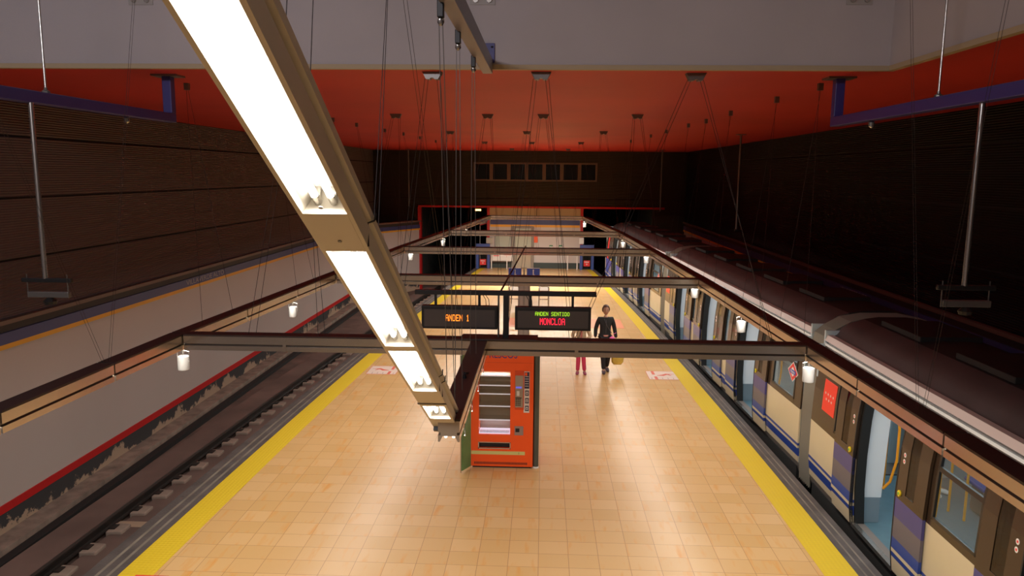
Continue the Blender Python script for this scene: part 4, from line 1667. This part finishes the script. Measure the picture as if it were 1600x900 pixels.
def hand(wrist, dirv, side, curl=.5, k=1.0):
    """palm and five fingers; dirv = direction the hand points, side = +-1 thumb side along x/y"""
    dirv = Vector(dirv).normalized()
    lat = Vector(side).normalized()
    nrm = dirv.cross(lat).normalized()
    W = Vector(wrist)
    ms = [chain([W, W + dirv * .035 * k, W + dirv * .085 * k], [(.020 * k, .026 * k), (.018 * k, .036 * k), (.014 * k, .036 * k)], 1)]
    for i, ln in enumerate((.068, .076, .070, .055)):
        b = W + dirv * .085 * k + lat * (.027 - i * .018) * k
        p = [b - dirv * .015 * k]
        d = dirv.copy()
        cur = b
        for s in (.42, .33, .25):
            p.append(cur)
            d = (d + nrm * curl * .55).normalized()
            cur = cur + d * ln * s * k
        p.append(cur)
        ms.append(chain(p, [.0095 * k, .0092 * k, .0085 * k, .0078 * k, .0065 * k], 1))
    b = W + dirv * .03 * k + lat * .026 * k
    ms.append(chain([b - lat * .01, b + lat * .018 * k + dirv * .02 * k, b + lat * .024 * k + dirv * .045 * k + nrm * .01, b + lat * .018 * k + dirv * .062 * k + nrm * .02], [.012 * k, .011 * k, .009 * k, .007 * k], 1))
    return ms


def person(name, loc, rz, label, k, P_, clothes, hair_col, hair_long=False, look_tilt=0.0):
    """k: scale against a 1.68 m adult, facing -Y; P_ joint overrides"""
    r = thing(name, loc, label, 'person', rz=rz)
    r.scale = (k, k, k)
    J = dict(pel=(0, 0, .90), sp=(0, 0, 1.05), ch=(0, .0, 1.24), nk=(0, 0, 1.39), hd=(0, -.012, 1.445),
             hl=(.085, 0, .87), kl=(.095, -.03, .48), al=(.10, .03, .09), tl=(.11, -.12, .03),
             hr=(-.085, 0, .87), kr=(-.095, -.01, .48), ar=(-.10, .02, .09), tr=(-.11, -.12, .03),
             sl=(.165, 0, 1.345), el=(.225, .02, 1.08), wl=(.235, -.05, .86),
             sr=(-.165, 0, 1.345), er=(-.225, .02, 1.08), wr=(-.235, -.05, .86),
             dl=(0, -.1, -1), dr=(0, -.1, -1), sdl=(-.3, -1, 0), sdr=(.3, -1, 0), cl=.5, cr=.5)
    J.update(P_)
    V = {q: Vector(v) if isinstance(v, tuple) else v for q, v in J.items()}
    names = ['pel', 'sp', 'ch', 'nk', 'hd', 'hl', 'kl', 'al', 'tl', 'hr', 'kr', 'ar', 'tr', 'sl', 'el', 'wl', 'sr', 'er', 'wr']
    ix = {q: i for i, q in enumerate(names)}
    E_ = [('pel', 'sp'), ('sp', 'ch'), ('ch', 'nk'), ('nk', 'hd'), ('pel', 'hl'), ('hl', 'kl'), ('kl', 'al'), ('al', 'tl'), ('pel', 'hr'), ('hr', 'kr'), ('kr', 'ar'), ('ar', 'tr'),
          ('ch', 'sl'), ('sl', 'el'), ('el', 'wl'), ('ch', 'sr'), ('sr', 'er'), ('er', 'wr')]
    rad = dict(pel=(.125, .095), sp=(.105, .08), ch=(.125, .085), nk=.05, hd=.048, hl=.075, kl=.050, al=.033, tl=.028, hr=.075, kr=.050, ar=.033, tr=.028, sl=.052, el=.036, wl=.024, sr=.052, er=.036, wr=.024)
    base = skin_mesh([V[q] for q in names], [(ix[a], ix[b]) for a, b in E_], [rad[q] for q in names], 2)

    def face(x, y, z):
        if y < 0:
            x *= 1 - .10 * max(0, -z)
        if z < -.1:
            x *= 1 - .22 * (-z - .1)
        if y < -.6 and -.25 < z < .15:
            y -= .0
        return x, y, z
    hc = Vector((V['hd'].x, V['hd'].y - .012, V['hd'].z + .118))
    meshes = [base, ellipsoid(hc, (.078, .096, .118), 24, face)]
    meshes.append(chain([hc + Vector((0, -.086, .018)), hc + Vector((0, -.098, -.006)), hc + Vector((0, -.103, -.022)), hc + Vector((0, -.088, -.030))], [.007, .009, .012, .008], 1))   # nose
    for s in (-1, 1):
        meshes.append(ellipsoid(hc + Vector((s * .073, .005, -.008)), (.010, .020, .030), 10))
        meshes.append(chain([hc + Vector((s * .008, -.086, -.055)), hc + Vector((s * .024, -.080, -.050))], [.006, .004], 1))
    meshes += hand(V['wl'], V['dl'], V['sdl'], V['cl'])
    meshes += hand(V['wr'], V['dr'], V['sdr'], V['cr'])
    bod = join_meshes('body', meshes, SKIN, r)
    ey = MB()
    for s in (-1, 1):
        c = hc + Vector((s * .028, -.083, .012))
        ey.box(c.x - .010, c.x + .010, c.y - .006, c.y + .004, c.z - .004, c.z + .004)
        c = hc + Vector((s * .028, -.084, .032))
        ey.box(c.x - .014, c.x + .014, c.y - .004, c.y + .006, c.z - .003, c.z + .003)
    ey.build('eyes_and_brows', hair_col, r)
    mo = MB()
    mo.box(hc.x - .020, hc.x + .020, hc.y - .089, hc.y - .075, hc.z - .056, hc.z - .050)
    mo.build('mouth', mat('lip', (.35, .08, .07), .5) if 'lip' not in MATS else MATS['lip'], r)

    # hair cap

    def hd_(x, y, z):
        if y < -.35 and z < .45:
            y = -.35
        if z < -.35:
            z = -.35 - (.0 if not hair_long else .5) * (-z - .35)
        return x, y, z
    hm = ellipsoid(hc + Vector((0, .012, .014)), (.094, .104, .132), 22, hd_)
    bm = bmesh.new()
    bm.from_mesh(hm)
    for v in bm.verts:
        t = random.uniform(-.004, .006)
        v.co += (v.co - hc).normalized() * t
    bm.to_mesh(hm)
    bm.free()
    join_meshes('hair', [hm], hair_col, r)
    # clothes: inflated limb chains
    top_m, tr_m, sh_m, hem = clothes
    i = .018
    cj = ['sp', 'ch', 'nk', 'sl', 'el', 'wl', 'sr', 'er', 'wr']
    cx_ = {q: n_ for n_, q in enumerate(cj)}
    vv = [V[q].copy() for q in cj]
    vv[2] = V['ch'] + (V['nk'] - V['ch']) * .95
    vv[5] = V['el'] + (V['wl'] - V['el']) * .93
    vv[8] = V['er'] + (V['wr'] - V['er']) * .93
    vv.append(V['pel'] + Vector((0, 0, hem)))
    ee = [('sp', 'ch'), ('ch', 'nk'), ('ch', 'sl'), ('sl', 'el'), ('el', 'wl'), ('ch', 'sr'), ('sr', 'er'), ('er', 'wr')]
    ed = [(cx_[a], cx_[b]) for a, b in ee] + [(9, 0)]
    rr = [(.145, .11), (.165, .118), .070, .064, .053, .043, .064, .053, .043, (.155, .12)]
    join_meshes('jacket', [skin_mesh(vv, ed, rr, 2, roots=(0,))], top_m, r)
    tj = ['pel', 'hl', 'kl', 'al', 'hr', 'kr', 'ar']
    tx = {q: n_ for n_, q in enumerate(tj)}
    vv = [V[q].copy() for q in tj]
    vv[0] = vv[0] + Vector((0, 0, .05))
    vv[3] = V['al'] - (V['kl'] - V['al']) * .03
    vv[6] = V['ar'] - (V['kr'] - V['ar']) * .03
    ed = [(tx[a], tx[b]) for a, b in (('pel', 'hl'), ('hl', 'kl'), ('kl', 'al'), ('pel', 'hr'), ('hr', 'kr'), ('kr', 'ar'))]
    join_meshes('trousers', [skin_mesh(vv, ed, [(.135, .105), .092, .070, .058, .092, .070, .058], 2)], tr_m, r)
    for a, t in (('al', 'tl'), ('ar', 'tr')):
        A, T = V[a], V[t]
        d = (T - A)
        d.z = 0
        d.normalize()
        h0 = A + Vector((0, 0, -.045)) - d * .03
        join_meshes('shoe', [chain([h0, h0 + d * .07 + Vector((0, 0, -.004)), T + Vector((0, 0, .0)), T + d * .06], [(.050, .054), (.054, .052), (.048, .038), (.034, .026)], 2)], sh_m, r)
    return r, V


pw = uz(944, 581, 0)
woman, Vw = person('person', (pw.x, pw.y, 0), math.radians(4), 'woman in a black zipped jacket and black trousers walking towards the camera with bags', 1.0,
                   dict(kl=(.085, -.10, .49), al=(.075, .13, .11), tl=(.085, -.01, .035), kr=(-.055, -.06, .49), ar=(-.03, -.09, .09), tr=(-.045, -.24, .03),
                        el=(.235, .03, 1.09), wl=(.27, -.04, .86), er=(-.235, .03, 1.09), wr=(-.25, -.04, .87)),
                   (JACKET, BLACKTR, SHOE, .045), HAIR)
MB().lathe([(.120, .925), (.124, .945), (.120, .96)], (0, 0, 0), 24).build('pink_waist_hem', PINKTOP, woman, smooth=60)
m_ = MB()
m_.box(-.004, .004, -.125, -.118, 1.0, 1.34)
m_.tube([(-.05, -.112, 1.37), (.02, -.125, 1.2), (.15, -.09, 1.0)], .008, 6)
m_.build('zip_and_strap', mat('grey_zip', (.10, .10, .11), .4, .5), woman)
for a, s in (('al', 1), ('ar', -1)):
    A = Vw[a]
    MB().lathe([(.036, -.015), (.038, .0), (.036, .02)], (A.x, A.y, A.z), 14).build('white_sock', WHITE, woman, smooth=60)
hx_, hy_ = pw.x + .285, pw.y - .03
bag = thing('carrier_bag', (hx_ + .03, hy_ - .03, .22), 'mustard yellow carrier bag held at knee height by the woman in black', 'bag')
m_ = MB()
rings = [(.10, .06, .0), (.14, .085, .05), (.15, .09, .20), (.13, .06, .30), (.09, .03, .36)]
vs = []
for (a, b, z) in rings:
    for t in range(16):
        an = 2 * PI * t / 16
        ca, sa = math.cos(an), math.sin(an)
        sup = lambda v: math.copysign(abs(v) ** .6, v)
        vs.append((a * sup(ca) + .01 * math.sin(5 * an + z * 9), b * sup(sa), z))
fs = [(i * 16 + t, i * 16 + (t + 1) % 16, (i + 1) * 16 + (t + 1) % 16, (i + 1) * 16 + t) for i in range(4) for t in range(16)] + [tuple(range(15, -1, -1))]
m_.add(vs, fs)
m_.build('bag_body', YELBAG, bag, smooth=60)
MB().tube([(-.06, 0, .34), (-.045, 0, .46), (-.02, 0, .54), (.0, 0, .46), (.06, 0, .34)], .006, 6, up=(0, 1, 0)).build('bag_handle', YELBAG, bag)
pb = thing('pink_bag', (pw.x + .16, pw.y - .19, .75), 'small bright pink bag held at the hip of the woman in black', 'bag')
m_ = MB()
vs = []
for (a, b, z) in [(.04, .02, 0), (.085, .04, .03), (.09, .045, .10), (.06, .03, .17), (.02, .015, .20)]:
    for t in range(14):
        an = 2 * PI * t / 14
        vs.append((a * math.cos(an), b * math.sin(an), z))
fs = [(i * 14 + t, i * 14 + (t + 1) % 14, (i + 1) * 14 + (t + 1) % 14, (i + 1) * 14 + t) for i in range(4) for t in range(14)] + [tuple(range(13, -1, -1)), tuple(56 + t for t in range(14))]
m_.add(vs, fs)
m_.build('bag_body', PINKBAG, pb, smooth=60)
MB().tube([(-.01, 0, .19), (.03, .03, .25), (.10, .10, .27)], .006, 6).build('bag_strap', PINKBAG, pb)

pc = uz(907, 584, 0)
kid, Vk = person('person', (pc.x, pc.y, 0), math.radians(-2), 'person in a beige jacket and pink trousers, head hidden behind the right display', .86,
                 dict(kl=(.075, -.05, .48), al=(.11, .03, .09), tl=(.13, -.12, .03), kr=(-.07, -.02, .48), ar=(-.085, .02, .09), tr=(-.10, -.12, .03),
                      el=(.26, -.02, 1.10), wl=(.10, -.20, 1.02), er=(-.26, -.02, 1.10), wr=(-.10, -.20, 1.02), dl=(-1, -.3, -.1), dr=(1, -.3, -.1), sdl=(0, -.3, 1), sdr=(0, -.3, 1), cl=.7, cr=-.7),
                 (BEIGEJ, PINKTR, PINKSH, .0), HAIR)
m_ = MB()
m_.prism([(-.02, 1.02), (.02, 1.02), (.035, 1.34), (-.035, 1.34)], -.128, -.112, 'y')
m_.build('pink_scarf_front', mat('dusty_pink', (.45, .16, .13), .7), kid)
gl = thing('pink_packet', (pc.x, pc.y - .19, .855), 'small pink packet held in both hands of the person in beige', 'packet')
MB().prism([(-.075, 0), (-.03, -.012), (.03, -.010), (.08, 0), (.075, .055), (-.07, .06)], -.03, .03, 'y').build('packet', PINKBAG, gl, bevel=.01)
bpy.data.objects['packet'].name = 'wrapper'

# passengers inside the train
ja, _v = person('person', (6.15, 11.55, -.02), math.radians(15), 'passenger in blue jeans and white trainers standing inside the nearest car', 1.0,
                dict(al=(.12, .02, .09), tl=(.17, -.14, .03), ar=(-.06, -.06, .09), tr=(-.05, -.22, .03)), (BLACKTR, JEANS, SHOEW, .0), HAIR)
jb, _v = person('person', (5.05, 17.6, -.02), math.radians(10), 'passenger in dark clothes standing inside the middle car doorway', 1.0,
                dict(), (JACKET, JACKET, SHOE, .0), HAIR)
jb2 = thing('shoulder_bag', (5.0, 17.42, .86), 'pale blue bag at the waist of the passenger in dark clothes', 'bag')
MB().prism([(-.12, 0), (.12, 0), (.13, .12), (-.13, .12)], -.04, .0, 'y').build('bag_body', mat('pale_blue_cloth', (.35, .50, .75), .6), jb2, bevel=.01)
MB().tube([(-.11, -.02, .11), (0, -.02, .3), (.11, -.02, .11)], .006, 6, up=(0, 1, 0)).build('bag_strap', T_BLUE, jb2)

# ================================================================== FAR END FURNITURE
# double info totem with blue seat signs
tx_ = -.54
T = thing('sign_totem', (tx_, 22.0, 0), 'slim steel and glass totem topped by two blue pictogram signs, mid platform behind the displays', 'sign totem')
m_ = MB()
m_.box(-.17, -.13, -.03, .03, 0, 1.62)
m_.box(.13, .17, -.03, .03, 0, 1.62)
m_.box(-.02, .02, -.03, .03, 0, 2.10)
m_.box(-.10, .10, -.03, -.0, 1.9, 1.94)
m_.box(-.20, .20, -.08, .08, 0, .02)
m_.build('frame', STEEL_D, T)
MB().box(-.13, .13, -.008, .008, .12, 1.6).build('glass_panel', mat('frosted_grey_glass', (.33, .30, .28), .2, .2), T)
for s in (-1, 1):
    m_ = MB()
    m_.mat(0).box(s * .08, s * .46, -.02, .0, 1.78, 2.13)
    m_.mat(1).box(s * .08, s * .46, -.022, -.0, 2.13, 2.145)
    sg = m_.build('blue_sign', [SIGN_BLUE, WHITE], T)
    pg = MB()
    cx = s * .27
    pg.prism([(cx + .022 * math.cos(t * PI / 5), 2.075 + .024 * math.sin(t * PI / 5)) for t in range(10)], -.024, -.02, 'y')
    pg.box(cx - .014, cx + .014, -.024, -.02, 1.91, 2.05)
    pg.box(cx - .10, cx + .04, -.024, -.02, 1.87, 1.895)
    pg.box(cx + .025, cx + .04, -.024, -.02, 1.88, 1.96)
    pg.box(cx - .012, cx + .04, -.024, -.02, 1.92, 1.935)
    pg.build('pictogram', WHITE, sg)
# steel perch benches flanking the spine
bn = None
for i, (bx, by, lab) in enumerate(((-1.0, 26.6, 'left one, nearer the vending machine'), (.06, 26.6, 'right one, beside the walking people'))):
    lab = 'tubular steel perch rail behind the sign totem, ' + lab
    if bn is None:
        bn = thing('perch_rail', (bx, by, 0), lab, 'perch rail', 'steel perch rails')
        m_ = MB()
        for yy in (0, 1.6):
            m_.tube([(-.17, yy, 0), (-.17, yy, .86), (-.13, yy, .92), (.13, yy, .92), (.17, yy, .86), (.17, yy, 0)], .024, 10, up=(0, 1, 0))
        m_.tube([(-.17, 0, .86), (-.17, 1.6, .86)], .022, 8)
        m_.tube([(.17, 0, .86), (.17, 1.6, .86)], .022, 8)
        m_.tube([(-.17, 0, .45), (.17, 0, .45)], .018, 8)
        m_.tube([(-.17, 1.6, .45), (.17, 1.6, .45)], .018, 8)
        m_.build('frame', STEEL, bn, smooth=60)
        MB().box(-.15, .15, .02, 1.58, .74, .76).build('perch_board', mat('light_wood_board', (.50, .38, .24), .5), bn)
    else:
        clone(bn, (bx, by, 0), lab)
SPN = thing('bench_spine', (-.52, 23.6, 0), 'long low steel partition running along the platform middle behind the totem', 'partition')
m_ = MB()
for yy in (0, 2.2, 4.4, 6.6):
    m_.box(-.03, .03, yy, yy + .05, 0, 1.05)
    m_.box(-.14, .14, yy - .05, yy + .10, 0, .015)
m_.build('posts', STEEL_D, SPN)
MB().box(-.012, .012, .05, 6.6, .15, 1.0).build('panel', mat('pale_steel_panel', (.45, .42, .38), .35, .4), SPN)
MB().box(-.03, .03, 0, 6.65, 1.0, 1.04).build('top_rail', STEEL, SPN)

# emergency cabinets with red signs at both far corners
for (x, lab) in ((-3.1, 'left'), (2.27, 'right')):
    r = thing('tunnel_gate', (x, YE - .35, 0), 'blue barred gate with a small red sign, %s far corner of the platform' % lab, 'gate', 'blue end gates')
    m_ = MB()
    m_.box(-.36, -.22, 0, .10, 0, 1.28)
    m_.box(.22, .36, 0, .10, 0, 1.28)
    m_.box(-.22, .22, 0, .10, 1.12, 1.28)
    m_.build('frame', mat('gate_blue', (.04, .07, .25), .4) if 'gate_blue' not in MATS else MATS['gate_blue'], r)
    m_ = MB()
    for i in range(6):
        m_.box(-.20 + i * .075, -.18 + i * .075, .03, .06, .03, 1.12)
    m_.box(-.22, .22, .03, .06, .02, .06)
    m_.build('bars', BLACK, r)
    m_ = MB()
    m_.box(-.16, .16, .0, .015, .18, .48)
    sg = m_.build('red_sign', SIGN_RED, r)
    text('NO PASAR', .06, (0, -.003, .38), FACE_CAM, WHITE, sg, 'sign_lettering', depth=.001)
    bpy.data.objects.remove(bpy.data.objects['sign_lettering'])
    m_ = MB()
    for i in range(5):
        m_.box(-.11 + i * .045, -.08 + i * .045, -.003, 0, .37, .42)
    m_.box(-.03, -.01, -.003, 0, .25, .32)
    m_.box(.01, .03, -.003, 0, .25, .32)
    m_.build('sign_marks', WHITE, sg)
# end wall fittings
def wall_box(name, px0, py0, px1, py1, m_, label, cat, d=.06, y=YE):
    a, b = uy(px0, py0, y), uy(px1, py1, y)
    o = MB().box(a.x, b.x, y - d, y - .001, b.z, a.z).build(name, m_, bevel=.006, origin=((a.x + b.x) / 2, y, b.z))
    return tag(o, label, cat)


wall_box('notice', 833, 369, 840, 379, ORANGE, 'small orange notice on the white end wall beside the door', 'notice')
wall_box('junction_box', 905, 371, 912, 381, WHITE, 'white box on the red post right of the end wall', 'box', d=.15, y=YE - .05)
wall_box('junction_box', 760, 371, 770, 380, mat('tan_box', (.45, .38, .30), .5), 'tan box on the red post left of the end wall', 'box', d=.15, y=YE - .05)
for i, px in enumerate((861, 876)):
    a = uy(px, 386, YE - .02)
    r = thing('exit_sign', (a.x, YE, a.z - .08), 'small green and white running-man plate on the end wall, %s of the pair' % ('left', 'right')[i], 'sign', 'green plates on the end wall')
    m_ = MB()
    m_.mat(0).box(-.09, .09, -.03, 0, 0, .18)
    m_.mat(1).box(-.07, .07, -.033, -.03, .02, .12)
    m_.build('plate', [mat('sign_green', (.02, .16, .05), .4) if 'sign_green' not in MATS else MATS['sign_green'], WHITE], r)
    m_ = MB()
    m_.prism([(-.01, .02), (.03, .02), (.01, .07), (.03, .11), (-.03, .10)], -.036, -.033, 'y')
    m_.build('figure', MATS['sign_green'], r)
gw = thing('glazed_hatch', (-2.0, YE, 1.05), 'glazed hatch in a dark frame at the left of the end wall', 'hatch')
m_ = MB()
m_.box(-.52, -.46, -.05, 0, 0, .78)
m_.box(-.52, .32, -.05, 0, -.06, 0)
m_.build('frame', STEEL_D, gw)
MB().box(-.46, .32, -.02, 0, 0, .78).build('pane', mat('greenish_pane', (.42, .43, .34), .12), gw)
mp = thing('map_board', (-2.05, YE - .45, 0), 'white map board with red lines on two posts, left end of the platform', 'map board')
m_ = MB()
for x in (-.60, .20):
    m_.tube([(x, 0, 0), (x, 0, 1.0)], .03, 10)
m_.build('post', WHITE_MATT, mp, smooth=60)
m_ = MB()
m_.box(-.55, .50, -.025, .025, .42, 1.0)
m_.build('board', WHITE_MATT, mp)
m_ = MB()
for (a, b, c, d) in ((-.45, .42, .88, .90), (-.45, -.1, .80, .815), (.05, .42, .80, .815), (.05, .42, .72, .735), (.18, .205, .60, .90), (-.5, -.2, .66, .70)):
    m_.box(a, b, -.028, -.025, c, d)
m_.build('red_route_lines', SIGN_RED, mp)
rp = thing('rail_posts', (1.55, YE - .5, 0), 'pair of pale posts joined by a top rail at the right end of the platform', 'barrier')
m_ = MB()
m_.tube([(-.27, 0, 0), (-.27, 0, .95)], .03, 10)
m_.tube([(.22, 0, 0), (.22, 0, 1.15)], .03, 10)
m_.tube([(-.27, 0, .92), (.22, 0, .92)], .02, 8)
m_.build('barrier_frame', WHITE_MATT, rp, smooth=60)
sgn = thing('signal_lamp', uy(747, 328, YE + 1.5), 'glowing orange signal lamp at the mouth of the left tunnel', 'signal')
m_ = MB().box(-.19, .19, -.04, .12, -.09, .09)
m_.build('housing', BLACK, sgn, bevel=.01)
m_ = MB()
for i in range(3):
    m_.prism([(-.11 + i * .11 + .05 * math.cos(t * PI / 6), .05 * math.sin(t * PI / 6)) for t in range(12)], -.06, -.04, 'y')
m_.build('lens', mat('orange_lamp', (1, .3, .02), .4, emit=(1, .42, .10), estr=14), sgn)
MB().tube([(0, .04, .09), (0, .04, 3.28 - sgn.location.z)], .02, 8).build('signal_stem', STEEL_D, sgn)
pn = thing('white_tunnel_sign', uy(758, 350, YE + .8), 'white board with a red stripe on a stem inside the left tunnel mouth', 'sign')
m_ = MB()
m_.mat(0).prism([(-.28, -.05), (.22, .10), (.22, .32), (-.28, .22)], 0, .03, 'y')
m_.mat(1).prism([(-.28, -.10), (.22, .06), (.22, .10), (-.28, -.03)], -.004, .026, 'y')
m_.build('board', [WHITE_MATT, SIGN_RED], pn)
MB().tube([(-.27, .015, -.10), (-.27, .015, -pn.location.z - 1.2)], .02, 8).build('board_stem', WHITE_MATT, pn)

# small framed board poking into the bottom border
ea = uz(236, 897, 1.0)
r = thing('framed_board', (ea.x, ea.y, 0), 'dark board with a red rim just entering at the bottom left border', 'board')
MB().box(-.16, .16, -.02, .02, .5, .965).build('panel', BLACK, r, bevel=.01)
MB().box(-.165, .165, -.025, .025, .965, .975).build('red_rim', RED_LINE, r, bevel=.004)
MB().box(-.02, .02, -.02, .02, 0.0, .5).build('post', STEEL_D, r)
MB().box(-.15, .15, -.12, .12, 0.0, .02).build('foot', STEEL_D, r)
